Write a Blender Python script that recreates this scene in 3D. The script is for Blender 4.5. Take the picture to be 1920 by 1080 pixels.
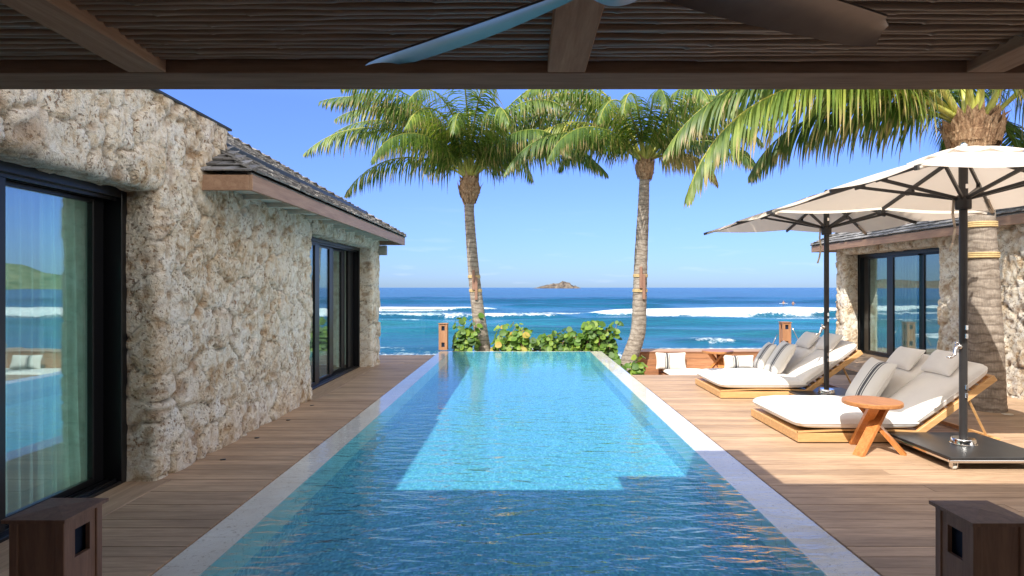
import bpy, bmesh, math, random
import numpy as np
from mathutils import Vector, Matrix, Euler
R = math.radians
random.seed(7)
rng = np.random.default_rng(7)
for o in list(bpy.data.objects): bpy.data.objects.remove(o)
S = bpy.context.scene
COL = S.collection
# ---------------------------------------------------------------- camera, sky, sun
EYE = 1.6
cam = bpy.data.cameras.new('camera'); co = bpy.data.objects.new('camera', cam); COL.objects.link(co)
co.location = (0, 0, EYE); co.rotation_euler = (R(90), 0, 0)
cam.lens = 21.0; cam.sensor_width = 36; cam.shift_x = -19/1920; cam.shift_y = -0.0005
cam.clip_start = 0.05; cam.clip_end = 30000
S.camera = co
KX, KY = 0.39, 0.86                      # the sun's rays: per metre down, metres right and away
sd = Vector((-KX, -KY, 1)).normalized()  # towards the sun
ELEV = math.asin(sd.z)
w = bpy.data.worlds.new('World'); S.world = w; w.use_nodes = True
nt = w.node_tree; nt.nodes.clear()
wo = nt.nodes.new('ShaderNodeOutputWorld'); bg = nt.nodes.new('ShaderNodeBackground')
sky = nt.nodes.new('ShaderNodeTexSky'); sky.sky_type = 'NISHITA'; sky.sun_disc = False
sky.sun_elevation = ELEV; sky.sun_rotation = math.atan2(sd.x, sd.y)
sky.air_density = 1.0; sky.dust_density = 0.25; sky.ozone_density = 3.0; sky.altitude = 0
bg.inputs[1].default_value = 0.15
# faint low fair-weather cloud banks near the horizon, part of the sky itself
tc = nt.nodes.new('ShaderNodeTexCoord'); mp = nt.nodes.new('ShaderNodeMapping'); mp.inputs['Scale'].default_value = (5, 5, 34)
no = nt.nodes.new('ShaderNodeTexNoise'); no.inputs['Scale'].default_value = 2.2; no.inputs['Detail'].default_value = 6
nt.links.new(tc.outputs['Generated'], mp.inputs[0]); nt.links.new(mp.outputs[0], no.inputs['Vector'])
cr = nt.nodes.new('ShaderNodeMapRange'); cr.inputs[1].default_value = 0.58; cr.inputs[2].default_value = 0.78; cr.inputs[3].default_value = 0; cr.inputs[4].default_value = 0.22
nt.links.new(no.outputs[0], cr.inputs[0])
sx = nt.nodes.new('ShaderNodeSeparateXYZ'); nt.links.new(tc.outputs['Generated'], sx.inputs[0])
hr = nt.nodes.new('ShaderNodeMapRange'); hr.inputs[1].default_value = 0.02; hr.inputs[2].default_value = 0.16; hr.inputs[3].default_value = 1; hr.inputs[4].default_value = 0
nt.links.new(sx.outputs[2], hr.inputs[0])
mu = nt.nodes.new('ShaderNodeMath'); mu.operation = 'MULTIPLY'; nt.links.new(cr.outputs[0], mu.inputs[0]); nt.links.new(hr.outputs[0], mu.inputs[1])
mx = nt.nodes.new('ShaderNodeMix'); mx.data_type = 'RGBA'; nt.links.new(mu.outputs[0], mx.inputs[0])
tint = nt.nodes.new('ShaderNodeMix'); tint.data_type = 'RGBA'; tint.blend_type = 'MULTIPLY'; tint.inputs[0].default_value = 1
tint.inputs[7].default_value = (0.86, 0.93, 1.12, 1)
nt.links.new(sky.outputs[0], tint.inputs[6])
hz = nt.nodes.new('ShaderNodeValToRGB'); hz.color_ramp.elements[0].position = 0.0; hz.color_ramp.elements[0].color = (.245, .335, .51, 1)
hz.color_ramp.elements[1].position = 0.9; hz.color_ramp.elements[1].color = (.8, .8, .8, 1)
e_ = hz.color_ramp.elements.new(.36); e_.color = (.72, .78, .92, 1)
e_ = hz.color_ramp.elements.new(.50); e_.color = (1.2, 1.15, 1.1, 1)
e_ = hz.color_ramp.elements.new(.70); e_.color = (1, 1, 1, 1)
e_ = hz.color_ramp.elements.new(.12); e_.color = (.39, .45, .72, 1); e_ = hz.color_ramp.elements.new(.28); e_.color = (.50, .555, .79, 1)
nt.links.new(sx.outputs[2], hz.inputs[0])
t2 = nt.nodes.new('ShaderNodeMix'); t2.data_type = 'RGBA'; t2.blend_type = 'MULTIPLY'; t2.inputs[0].default_value = 1
nt.links.new(tint.outputs[2], t2.inputs[6]); nt.links.new(hz.outputs[0], t2.inputs[7])
nt.links.new(t2.outputs[2], mx.inputs[6]); mx.inputs[7].default_value = (3.6, 4.1, 5.2, 1)
# bright cloud bank added outside the view to lighten the shaded walls
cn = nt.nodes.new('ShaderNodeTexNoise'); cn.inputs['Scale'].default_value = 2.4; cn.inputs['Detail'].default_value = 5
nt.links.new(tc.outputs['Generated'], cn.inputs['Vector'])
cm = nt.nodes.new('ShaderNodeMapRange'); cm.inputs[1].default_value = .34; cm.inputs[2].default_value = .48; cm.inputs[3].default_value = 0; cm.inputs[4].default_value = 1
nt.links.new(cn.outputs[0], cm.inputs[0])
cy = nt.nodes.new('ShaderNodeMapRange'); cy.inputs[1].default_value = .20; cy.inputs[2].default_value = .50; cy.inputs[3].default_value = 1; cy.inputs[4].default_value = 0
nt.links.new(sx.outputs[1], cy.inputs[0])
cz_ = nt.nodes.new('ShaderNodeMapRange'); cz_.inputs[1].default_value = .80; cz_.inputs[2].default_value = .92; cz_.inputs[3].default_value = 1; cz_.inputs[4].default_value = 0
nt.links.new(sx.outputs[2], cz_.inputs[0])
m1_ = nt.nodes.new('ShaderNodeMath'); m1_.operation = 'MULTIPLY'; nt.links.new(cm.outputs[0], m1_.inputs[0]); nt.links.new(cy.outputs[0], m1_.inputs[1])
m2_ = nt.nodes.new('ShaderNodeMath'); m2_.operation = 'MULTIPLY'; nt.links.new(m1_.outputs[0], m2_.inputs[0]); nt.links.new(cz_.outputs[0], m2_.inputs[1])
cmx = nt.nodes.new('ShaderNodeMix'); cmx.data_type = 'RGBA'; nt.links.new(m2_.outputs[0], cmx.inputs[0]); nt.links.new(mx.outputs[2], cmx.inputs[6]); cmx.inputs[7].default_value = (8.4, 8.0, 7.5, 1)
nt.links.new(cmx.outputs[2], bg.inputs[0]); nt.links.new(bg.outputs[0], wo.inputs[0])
sl = bpy.data.lights.new('sun', 'SUN'); sl.energy = 3.7; sl.angle = R(0.5); sl.color = (1, 0.95, 0.87)
so = bpy.data.objects.new('sun', sl); COL.objects.link(so); so.rotation_euler = sd.to_track_quat('Z', 'Y').to_euler(); so.location = (-20, -40, 60)
S.view_settings.view_transform = 'Standard'; S.view_settings.look = 'None'; S.view_settings.gamma = 1
S.view_settings.use_curve_mapping = False
S.view_settings.exposure = 0.88
try:
    S.cycles.max_bounces = 9; S.cycles.diffuse_bounces = 4; S.cycles.glossy_bounces = 4
    S.cycles.transparent_max_bounces = 12; S.cycles.transmission_bounces = 4; S.cycles.sample_clamp_indirect = 6
except Exception: pass

# ---------------------------------------------------------------- helpers
class MB:
    def __init__(s): s.v = []; s.f = []; s.sm = []; s.col = {}; s.mi = []
    def add(s, vs, fs, smooth=False, col=None, mi=0):
        b = len(s.v); s.v += [tuple(p) for p in vs]
        for f in fs:
            s.f.append([b+i for i in f]); s.sm.append(smooth); s.mi.append(mi)
        if col is not None:
            for i in range(b, len(s.v)): s.col[i] = col
        return b
    def box(s, lo, hi, M=None, col=None, mi=0):
        x0, y0, z0 = lo; x1, y1, z1 = hi
        vs = [Vector(p) for p in ((x0,y0,z0),(x1,y0,z0),(x1,y1,z0),(x0,y1,z0),(x0,y0,z1),(x1,y0,z1),(x1,y1,z1),(x0,y1,z1))]
        if M is not None: vs = [M @ p for p in vs]
        s.add(vs, [(0,3,2,1),(4,5,6,7),(0,1,5,4),(1,2,6,5),(2,3,7,6),(3,0,4,7)], col=col, mi=mi)
    def cbox(s, lo, hi, c=0.004, M=None, col=None, mi=0):
        # box with chamfered edges
        x0,y0,z0 = lo; x1,y1,z1 = hi; bm = bmesh.new()
        bmesh.ops.create_cube(bm, size=1)
        for v in bm.verts: v.co = Vector(((x0+x1)/2+v.co.x*(x1-x0), (y0+y1)/2+v.co.y*(y1-y0), (z0+z1)/2+v.co.z*(z1-z0)))
        bmesh.ops.bevel(bm, geom=list(bm.edges), offset=c, segments=1, affect='EDGES', profile=0.5)
        s.bm(bm, M, False, col, mi)
    def bm(s, bm, M=None, smooth=True, col=None, mi=0):
        bm.verts.index_update()
        vs = [(M @ v.co) if M is not None else v.co.copy() for v in bm.verts]
        s.add(vs, [[v.index for v in f.verts] for f in bm.faces], smooth, col, mi); bm.free()
    def tube(s, pts, rad, n=10, cap=True, col=None, smooth=True, flat=1.0):
        pts = [Vector(p) for p in pts]
        rads = rad if isinstance(rad, (list, tuple)) else [rad]*len(pts)
        vs = []; prev = None
        for i, p in enumerate(pts):
            a = pts[max(i-1, 0)]; b = pts[min(i+1, len(pts)-1)]
            t = (b-a).normalized()
            if prev is None:
                u = t.cross(Vector((0,0,1)));
                if u.length < 1e-3: u = Vector((1,0,0))
            else: u = prev - t*prev.dot(t)
            u.normalize(); v = t.cross(u); prev = u
            for k in range(n):
                an = 2*math.pi*k/n
                vs.append(p + (u*math.cos(an) + v*math.sin(an)*flat)*rads[i])
        fs = []
        for i in range(len(pts)-1):
            for k in range(n):
                k2 = (k+1) % n
                fs.append((i*n+k, i*n+k2, (i+1)*n+k2, (i+1)*n+k))
        if cap:
            fs.append(tuple(range(n-1, -1, -1))); fs.append(tuple((len(pts)-1)*n+k for k in range(n)))
        s.add(vs, fs, smooth, col)
    def lathe(s, prof, c=(0,0,0), n=32, M=None):
        vs = []; fs = []
        for r, z in prof:
            for k in range(n):
                a = 2*math.pi*k/n
                p = Vector((c[0]+r*math.cos(a), c[1]+r*math.sin(a), c[2]+z)); vs.append(M @ p if M is not None else p)
        for i in range(len(prof)-1):
            for k in range(n):
                k2 = (k+1) % n; fs.append((i*n+k, i*n+k2, (i+1)*n+k2, (i+1)*n+k))
        fs.append(tuple(range(n-1,-1,-1))); fs.append(tuple((len(prof)-1)*n+k for k in range(n)))
        s.add(vs, fs, True)
def build(name, mb, mat, parent=None, world=True, sharp=None):
    me = bpy.data.meshes.new(name)
    off = Vector((0,0,0))
    if parent is not None and world:
        p = parent
        while p is not None: off = off + p.location; p = p.parent
    vs = mb.v if off.length == 0 else [(a[0]-off.x, a[1]-off.y, a[2]-off.z) for a in mb.v]
    me.from_pydata(vs, [], mb.f); me.validate(clean_customdata=False)
    if len(me.polygons) == len(mb.sm):
        me.polygons.foreach_set('use_smooth', mb.sm)
        if any(mb.mi): me.polygons.foreach_set('material_index', mb.mi)
    if mb.col:
        at = me.color_attributes.new('tint', 'FLOAT_COLOR', 'POINT')
        a = np.ones((len(me.vertices), 4), 'f')
        for i, c in mb.col.items():
            a[i, :len(c)] = c
        at.data.foreach_set('color', a.ravel())
    for m in (mat if isinstance(mat, (list, tuple)) else [mat]): me.materials.append(m)
    if sharp: me.set_sharp_from_angle(angle=R(sharp))
    o = bpy.data.objects.new(name, me); COL.objects.link(o)
    if parent is not None: o.parent = parent
    return o
def tag(o, label=None, cat=None, group=None, kind=None):
    if label: o['label'] = label
    if cat: o['category'] = cat
    if group: o['group'] = group
    if kind: o['kind'] = kind
    return o
def thing(name, label, cat, loc=(0,0,0), rz=0, group=None):
    o = bpy.data.objects.new(name, None); COL.objects.link(o); o.location = loc; o.rotation_euler = (0,0,rz); o.empty_display_size = 0.2
    return tag(o, label, cat, group)
def struct(name, mb, mat): return tag(build(name, mb, mat), kind='structure')
def copy_tree(o, parent=None):
    c = o.copy(); COL.objects.link(c); c.parent = parent
    for ch in list(o.children): copy_tree(ch, c)
    return c
def vnoise(x, y, z=None, seed=0):
    x = np.asarray(x, float); y = np.asarray(y, float); z = np.zeros_like(x) if z is None else np.asarray(z, float)*np.ones_like(x)
    xi = np.floor(x).astype(np.int64); yi = np.floor(y).astype(np.int64); zi = np.floor(z).astype(np.int64)
    fx, fy, fz = x-xi, y-yi, z-zi
    fx = fx*fx*(3-2*fx); fy = fy*fy*(3-2*fy); fz = fz*fz*(3-2*fz)
    def h(a, b, c):
        n = (a*374761393 + b*668265263 + c*2147483647 + seed*1274126177) & 0xffffffff
        n = ((n ^ (n >> 13))*1103515245) & 0xffffffff; n = (n ^ (n >> 16)) & 0xffffffff
        n = (n*668265263) & 0xffffffff
        return ((n >> 8) & 0xffff)/65535.0
    r = 0
    for dx in (0, 1):
        for dy in (0, 1):
            for dz in (0, 1):
                r = r + h(xi+dx, yi+dy, zi+dz)*(fx if dx else 1-fx)*(fy if dy else 1-fy)*(fz if dz else 1-fz)
    return r
def fbm(x, y, o=4, seed=0, z=None):
    r = 0; a = 0.5; t = 0
    for i in range(o):
        r = r + a*vnoise(x*2**i, y*2**i, None if z is None else z*2**i, seed+i); t += a; a *= .5
    return r/t

# ---------------------------------------------------------------- materials
class N:
    def __init__(s, name):
        s.m = bpy.data.materials.new(name); s.m.use_nodes = True; s.t = s.m.node_tree; s.t.nodes.clear()
        s.out = s.t.nodes.new('ShaderNodeOutputMaterial')
    def n(s, typ, **kw):
        nd = s.t.nodes.new('ShaderNode'+typ)
        for k, v in kw.items(): setattr(nd, k, v)
        return nd
    def l(s, a, b): s.t.links.new(a, b)
    def set(s, sock, v):
        if hasattr(v, 'is_output') or isinstance(v, bpy.types.NodeSocket): s.l(v, sock)
        else:
            if isinstance(v, (tuple, list)) and len(v) == 3 and sock.type == 'RGBA': v = (*v, 1)
            elif isinstance(v, (int, float)) and sock.type == 'RGBA': v = (v, v, v, 1)
            sock.default_value = v
    def coord(s, scale=(1,1,1), kind='Object', rot=(0,0,0)):
        t = s.n('TexCoord'); m = s.n('Mapping'); m.inputs['Scale'].default_value = scale; m.inputs['Rotation'].default_value = rot
        s.l(t.outputs[kind], m.inputs[0]); return m.outputs[0]
    def noise(s, vec, scale=5, detail=4, rough=0.55, dist=0):
        x = s.n('TexNoise'); x.inputs['Scale'].default_value = scale; x.inputs['Detail'].default_value = detail
        x.inputs['Roughness'].default_value = rough; x.inputs['Distortion'].default_value = dist
        s.l(vec, x.inputs['Vector']); return x.outputs[0]
    def vor(s, vec, scale=5, feature='F1', out=0):
        x = s.n('TexVoronoi', feature=feature); x.inputs['Scale'].default_value = scale; s.l(vec, x.inputs['Vector']); return x.outputs[out]
    def ramp(s, fac, stops):
        r = s.n('ValToRGB'); e = r.color_ramp.elements
        while len(e) < len(stops): e.new(0.5)
        for i, (p, c) in enumerate(stops):
            e[i].position = p; e[i].color = (*c, 1) if len(c) == 3 else c
        s.l(fac, r.inputs[0]); return r.outputs[0]
    def rng(s, v, a, b, c, d):
        x = s.n('MapRange'); x.inputs[1].default_value = a; x.inputs[2].default_value = b; x.inputs[3].default_value = c; x.inputs[4].default_value = d
        s.l(v, x.inputs[0]); return x.outputs[0]
    def math(s, op, a, b=0):
        x = s.n('Math', operation=op); s.set(x.inputs[0], a); s.set(x.inputs[1], b); return x.outputs[0]
    def mix(s, f, a, b, blend='MIX'):
        x = s.n('Mix', data_type='RGBA', blend_type=blend); s.set(x.inputs[0], f); s.set(x.inputs[6], a); s.set(x.inputs[7], b); return x.outputs[2]
    def bump(s, h, strength=0.5, dist=0.01, normal=None):
        b = s.n('Bump'); b.inputs['Strength'].default_value = strength; b.inputs['Distance'].default_value = dist; s.l(h, b.inputs['Height'])
        if normal is not None: s.l(normal, b.inputs['Normal'])
        return b.outputs[0]
    def bsdf(s, base=(.5,.5,.5), rough=0.5, metal=0, spec=0.5, normal=None, **kw):
        p = s.n('BsdfPrincipled'); s.set(p.inputs['Base Color'], base); s.set(p.inputs['Roughness'], rough); s.set(p.inputs['Metallic'], metal)
        s.set(p.inputs['Specular IOR Level'], spec)
        if normal is not None: s.l(normal, p.inputs['Normal'])
        for k, v in kw.items(): s.set(p.inputs[k], v)
        return p.outputs[0]
    def done(s, sh): s.l(sh, s.out.inputs[0]); return s.m
def fresnel(n, ior):
    # thin sheets: the same reflectance from either side
    fr = n.n('Fresnel'); g = n.n('NewGeometry'); n.l(n.rng(g.outputs['Backfacing'], 0, 1, ior, 1/ior), fr.inputs[0]); return fr
def shade_mix(n, f, a, b):
    x = n.n('MixShader'); n.set(x.inputs[0], f); n.l(a, x.inputs[1]); n.l(b, x.inputs[2]); return x.outputs[0]
def wood(name, dark, light, axis='x', rough=0.55, island=0.0, scale=1.0, spec=0.4):
    n = N(name); sc = {'x': (1.2, 14, 14), 'y': (14, 1.2, 14), 'z': (14, 14, 1.2)}[axis]
    v = n.coord(tuple(c*scale for c in sc)); 
    if island:
        g = n.n('NewGeometry'); ad = n.n('VectorMath', operation='ADD'); cb = n.n('CombineXYZ')
        k = n.math('MULTIPLY', g.outputs['Random Per Island'], 60.0)
        n.l(k, cb.inputs[0]); n.l(k, cb.inputs[2]); n.l(v, ad.inputs[0]); n.l(cb.outputs[0], ad.inputs[1]); v = ad.outputs[0]
    a = n.noise(v, 1.6, 6, 0.6, 0.6); b = n.noise(v, 9, 4, 0.6)
    f = n.math('ADD', n.math('MULTIPLY', a, 0.7), n.math('MULTIPLY', b, 0.3))
    c = n.ramp(f, [(0.33, dark), (0.68, light)])
    if island:
        br = n.rng(g.outputs['Random Per Island'], 0, 1, 1-island, 1+island)
        c = n.mix(1.0, c, br, 'MULTIPLY')
        # blotchy weathering across boards
        wv = n.noise(n.coord((0.9, 2.2, 1)), 1.0, 4, 0.6)
        c = n.mix(1.0, c, n.rng(wv, 0.3, 0.7, 0.86, 1.12), 'MULTIPLY')
    return n.done(n.bsdf(c, rough, 0, spec, n.bump(f, 0.25, 0.004)))
M_deck = wood('deck_wood', (.32,.205,.125), (.58,.395,.25), 'x', 0.62, island=0.19)
M_border = wood('deck_border', (.30,.19,.115), (.52,.35,.22), 'y', 0.62)
M_beam = wood('beam_wood', (.25,.155,.105), (.43,.285,.20), 'x', 0.8, spec=.12)
M_rafter = wood('rafter_wood', (.36,.21,.135), (.56,.37,.25), 'y', 0.8, spec=.12)
M_fascia = wood('fascia_wood', (.25,.14,.085), (.42,.27,.175), 'y', 0.5)
M_lamp = wood('lantern_wood', (.16,.085,.055), (.29,.16,.105), 'z', 0.55)
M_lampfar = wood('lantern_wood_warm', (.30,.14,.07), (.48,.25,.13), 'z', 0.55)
M_teak = wood('teak', (.30,.11,.035), (.54,.25,.09), 'x', 0.38, scale=1.6)
M_teakz = wood('teak_legs', (.40,.13,.03), (.66,.27,.08), 'z', 0.38, scale=1.6)
M_pale = wood('pale_teak', (.50,.27,.10), (.72,.44,.20), 'x', 0.45, scale=1.3)
M_bench = wood('bench_wood', (.27,.12,.055), (.46,.22,.11), 'x', 0.5, island=0.12)
M_brace = wood('brace_wood', (.2,.1,.07), (.34,.19,.13), 'z', 0.7)
def simple(name, col, rough=0.5, metal=0, spec=0.5, nscale=20, var=0.12, bump=0.0, bscale=60):
    n = N(name); v = n.coord(); a = n.noise(v, nscale, 4)
    c = n.mix(1.0, (*col,), n.rng(a, 0.25, 0.75, 1-var, 1+var), 'MULTIPLY')
    nm = n.bump(n.noise(v, bscale, 3), bump, 0.003) if bump else None
    return n.done(n.bsdf(c, rough, metal, spec, nm))
M_black = simple('dark_aluminium', (.006,.0065,.008), 0.3, 0, 0.5)
M_dark = simple('dark_powder_coat', (.035,.033,.034), 0.42, 0.2, 0.5)
M_fan = simple('fan_blade', (.13,.11,.10), 0.30, 0.6, 0.5)
M_chrome = simple('chrome', (.72,.71,.70), 0.14, 1.0, 0.5, var=.04)
M_plate = simple('steel_plate', (.045,.047,.05), 0.36, 0.5, 0.5, nscale=6, var=.25)
M_flash = simple('roof_flashing', (.055,.06,.065), 0.4, 0.5)
M_soffit = simple('soffit_paint', (.62,.60,.52), 0.7)
M_grey = simple('grey_wedge', (.3,.3,.27), 0.7)
M_room = simple('room_plaster', (.62,.60,.56), 0.9)
M_roomfloor = simple('room_floor', (.12,.09,.065), 0.6)
M_roofslab = simple('roof_slab', (.10,.085,.07), 0.9)
M_strap = simple('ratchet_strap', (.50,.36,.17), 0.8, var=.2)
M_tie = simple('canopy_tie', (.6,.52,.42), 0.8)
M_drain = simple('deck_cover', (.62,.55,.45), 0.5)
M_glow = simple('lantern_inside', (.02,.03,.06), 0.2)
M_white = simple('caster_wheel', (.55,.54,.5), 0.5)
M_skin = simple('skin', (.33,.17,.10), 0.6)
M_board = simple('surfboard', (.8,.8,.78), 0.3)
M_hair = simple('hair', (.03,.02,.015), 0.7)
# fabrics
def cloth(name, col, trans=0.0, rough=0.9):
    n = N(name); v = n.coord(); a = n.noise(v, 3, 5, 0.6); b = n.noise(v, 260, 2)
    c = n.mix(1.0, (*col,), n.rng(a, 0.3, 0.7, 0.95, 1.04), 'MULTIPLY')
    nm = n.bump(b, 0.25, 0.002, n.bump(n.noise(v, 7, 3), 0.5, 0.02))
    s = n.bsdf(c, rough, 0, 0.2, nm)
    if trans:
        t = n.n('BsdfTranslucent'); n.set(t.inputs[0], c); s = shade_mix(n, trans, s, t.outputs[0])
    return n.done(s)
M_cush = cloth('white_cushion', (.80,.77,.73))
M_cushb = cloth('taupe_cushion', (.80,.755,.70))
def canopycloth():
    n = N('canopy_cloth'); v = n.coord(); a = n.noise(v, 3, 5, 0.6)
    c = n.mix(1.0, (.84,.75,.64), n.rng(a, 0.3, 0.7, 0.95, 1.04), 'MULTIPLY')
    s = n.bsdf(c, .85, 0, .2, n.bump(n.noise(v, 3, 3), .25, .03))
    t = n.n('BsdfTranslucent'); n.set(t.inputs[0], (.78,.66,.56)); return n.done(shade_mix(n, .40, s, t.outputs[0]))
M_canopy = canopycloth()
def striped():
    n = N('striped_cushion'); t = n.n('TexCoord'); sp = n.n('SeparateXYZ'); n.l(t.outputs['Object'], sp.inputs[0]); x = sp.outputs[0]
    def band(c, hw):
        d = n.math('ABSOLUTE', n.math('SUBTRACT', x, c)); return n.math('LESS_THAN', d, hw)
    f = n.math('MAXIMUM', band(-.10, .026), n.math('MAXIMUM', band(-.152, .009), band(-.048, .009)))
    wv = n.noise(n.coord(), 300, 2)
    c = n.mix(f, (.74,.70,.64), n.mix(wv, (.055,.055,.06), (.13,.13,.135)))
    return n.done(n.bsdf(c, .92, 0, .2, n.bump(wv, .3, .002, n.bump(n.noise(n.coord(), 8, 3), .5, .02))))
M_stripe = striped()
# stone, driven by per-stone attribute
def stone():
    n = N('coral_stone'); v = n.coord(); at = n.n('VertexColor', layer_name='tint')
    sp = n.n('SeparateColor'); n.l(at.outputs[0], sp.inputs[0])
    big = n.noise(v, 2.6, 5, 0.6, 0.4); mid = n.noise(v, 10, 6, 0.72, 0.6); fine = n.noise(v, 48, 4, 0.75)
    c = n.ramp(n.math('ADD', n.math('MULTIPLY', big, .45), n.math('MULTIPLY', mid, .55)), [(.36, (.44,.29,.16)), (.45, (.74,.62,.46)), (.51, (.89,.82,.69)), (.64, (.97,.94,.87))])
    c = n.mix(n.math('MULTIPLY', sp.outputs[0], .28), c, (.74,.53,.33))
    c = n.mix(n.rng(n.noise(v, 4.5, 5, .75, 1.0), .58, .72, 0, .45), c, (.58,.36,.20))
    sm = n.rng(n.noise(v, 34, 3, .7, 0), .57, .62, 0, .85); pm = n.rng(n.noise(v, 4, 3, .6), .40, .58, .15, 1)
    c = n.mix(n.math('MULTIPLY', sm, pm), c, (.36,.20,.10))
    c = n.mix(n.math('MULTIPLY', sp.outputs[1], .65), c, (.38,.22,.11))
    c = n.mix(n.rng(sp.outputs[2], .05, .7, .85, 0), c, (.33,.265,.20))
    h = n.math('ADD', n.math('MULTIPLY', n.math('SUBTRACT', 1.0, n.math('MULTIPLY', sm, pm)), .8), n.math('ADD', n.math('MULTIPLY', mid, 1.1), n.math('MULTIPLY', fine, .5)))
    return n.done(n.bsdf(c, .92, 0, .12, n.bump(h, 1.0, .035)))
M_stone = stone()
def shingle():
    n = N('weathered_shingle'); v = n.coord((3, 18, 18)); g = n.n('NewGeometry')
    c = n.ramp(n.noise(v, 2, 5, .7), [(.3, (.13,.125,.12)), (.7, (.34,.33,.32))])
    c = n.mix(1.0, c, n.rng(g.outputs['Random Per Island'], 0, 1, .55, 1.4), 'MULTIPLY')
    return n.done(n.bsdf(c, .8, 0, .3, n.bump(n.noise(v, 4, 4), .4, .006)))
M_shingle = shingle()
def coping():
    n = N('coping_travertine'); v = n.coord()
    c = n.ramp(n.noise(v, 2.2, 6, .62, .4), [(.3, (.74,.68,.59)), (.7, (.90,.86,.78))])
    vein = n.noise(n.coord((1, 1, 1), rot=(0, 0, .6)), 16, 6, .72, 2.0)
    c = n.mix(n.rng(vein, .57, .64, 0, .6), c, (.36,.28,.20))
    spk = n.noise(n.coord((5, 9, 5)), 7, 3, .7); c = n.mix(n.rng(spk, .64, .72, 0, .4), c, (.28,.22,.17))
    return n.done(n.bsdf(c, .45, 0, .4, n.bump(vein, .1, .002)))
M_coping = coping()
def pooltile():
    n = N('pool_mosaic'); v = n.coord(); 
    fl = n.n('VectorMath', operation='FLOOR'); sc = n.n('VectorMath', operation='MULTIPLY'); sc.inputs[1].default_value = (60, 34, 60)
    n.l(v, sc.inputs[0]); n.l(sc.outputs[0], fl.inputs[0])
    wn = n.n('TexWhiteNoise'); n.l(fl.outputs[0], wn.inputs['Vector'])
    c = n.ramp(wn.outputs['Value'], [(0, (.28,.44,.50)), (.35, (.38,.54,.60)), (.75, (.48,.64,.69)), (.93, (.70,.80,.79)), (1, (.60,.72,.52))])
    c = n.mix(n.noise(v, 1.3, 4), c, n.mix(1, c, (.85,.95,1.0), 'MULTIPLY'))
    return n.done(n.bsdf(c, .5, 0, .3))
M_pool = pooltile()
def water(name, tint, bumps, ior=1.40, spread=1.0, rough=.01):
    n = N(name); nm = None
    sy_ = n.n('SeparateXYZ'); n.l(n.coord(), sy_.inputs[0]); calm = n.rng(sy_.outputs[1], 3.5, 9.5, 1.0, .12)
    gust = n.math('MULTIPLY', calm, n.rng(n.noise(n.coord(), .9, 2), .3, .7, .6, 1.25))
    for sc, s, st, d in bumps:
        nm = n.bump(n.math('MULTIPLY', n.noise(n.coord(sc), s, 3, .5, .3), gust), st, d, nm)
    fr = fresnel(n, ior); n.l(nm, fr.inputs['Normal'])
    tr = n.n('BsdfTransparent'); n.set(tr.inputs[0], tint); gl = n.n('BsdfGlossy'); gl.inputs['Roughness'].default_value = rough; n.l(nm, gl.inputs['Normal'])
    return n.done(shade_mix(n, n.math('MULTIPLY', fr.outputs[0], spread), tr.outputs[0], gl.outputs[0]))
M_water = water('pool_water_surface', (.43,.77,.86), [((1.0, 2.6, 1), 1.6, .30, .08), ((1.0, 2.3, 1), 4.4, .85, .048), ((1.0, 2.0, 1), 13.0, .15, .006)])
M_film = water('thin_water_film', (.97,.98,.98), [((1.0, 3.0, 1), 3.2, .22, .05), ((1.0, 2.4, 1), 9.0, .2, .018)])
def glass():
    n = N('window_glass'); fr = fresnel(n, 2.6)
    tr = n.n('BsdfTransparent'); tr.inputs[0].default_value = (.78,.95,.92,1); gl = n.n('BsdfGlossy'); gl.inputs['Roughness'].default_value = 0.0; gl.inputs[0].default_value = (.84,.95,1,1)
    nm = n.bump(n.noise(n.coord(), 1.3, 2), .04, .02); n.l(nm, gl.inputs['Normal'])
    return n.done(shade_mix(n, fr.outputs[0], tr.outputs[0], gl.outputs[0]))
M_glass = glass()
def railglass():
    n = N('rail_glass'); fr = fresnel(n, 1.45)
    tr = n.n('BsdfTransparent'); tr.inputs[0].default_value = (.86,.95,.95,1); gl = n.n('BsdfGlossy'); gl.inputs['Roughness'].default_value = 0.0
    return n.done(shade_mix(n, fr.outputs[0], tr.outputs[0], gl.outputs[0]))
M_rail = railglass()
def curtain(name, col, alpha):
    n = N(name); v = n.coord((30, 30, 1)); c = n.mix(1, (*col,), n.rng(n.noise(v, 1, 3), .3, .7, .85, 1.1), 'MULTIPLY')
    d = n.n('BsdfDiffuse'); n.set(d.inputs[0], c); t = n.n('BsdfTranslucent'); n.set(t.inputs[0], c)
    s = shade_mix(n, .5, d.outputs[0], t.outputs[0])
    if alpha < 1:
        tr = n.n('BsdfTransparent'); s = shade_mix(n, alpha, tr.outputs[0], s)
    return n.done(s)
M_curt = curtain('green_curtain', (.76,.93,.87), 1); M_sheer = curtain('sheer_curtain', (.86,.93,.98), .42)
def leafmat(name, stops, trans=.35, rough=.35):
    n = N(name); at = n.n('VertexColor', layer_name='tint'); sp = n.n('SeparateColor'); n.l(at.outputs[0], sp.inputs[0])
    c = n.ramp(sp.outputs[0], stops)
    c = n.mix(sp.outputs[1], c, (.42,.30,.15))
    c = n.mix(1, c, n.rng(n.noise(n.coord(), 9, 3), .3, .7, .85, 1.15), 'MULTIPLY')
    t = n.n('BsdfTranslucent'); n.set(t.inputs[0], n.mix(1, c, (1.5,1.7,.7), 'MULTIPLY'))
    return n.done(shade_mix(n, trans, n.bsdf(c, rough, 0, .5), t.outputs[0]))
M_frond = leafmat('palm_frond', [(0, (.03,.065,.012)), (.4, (.075,.135,.025)), (.75, (.20,.26,.045)), (1, (.50,.45,.10))], .35, .5)
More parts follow.
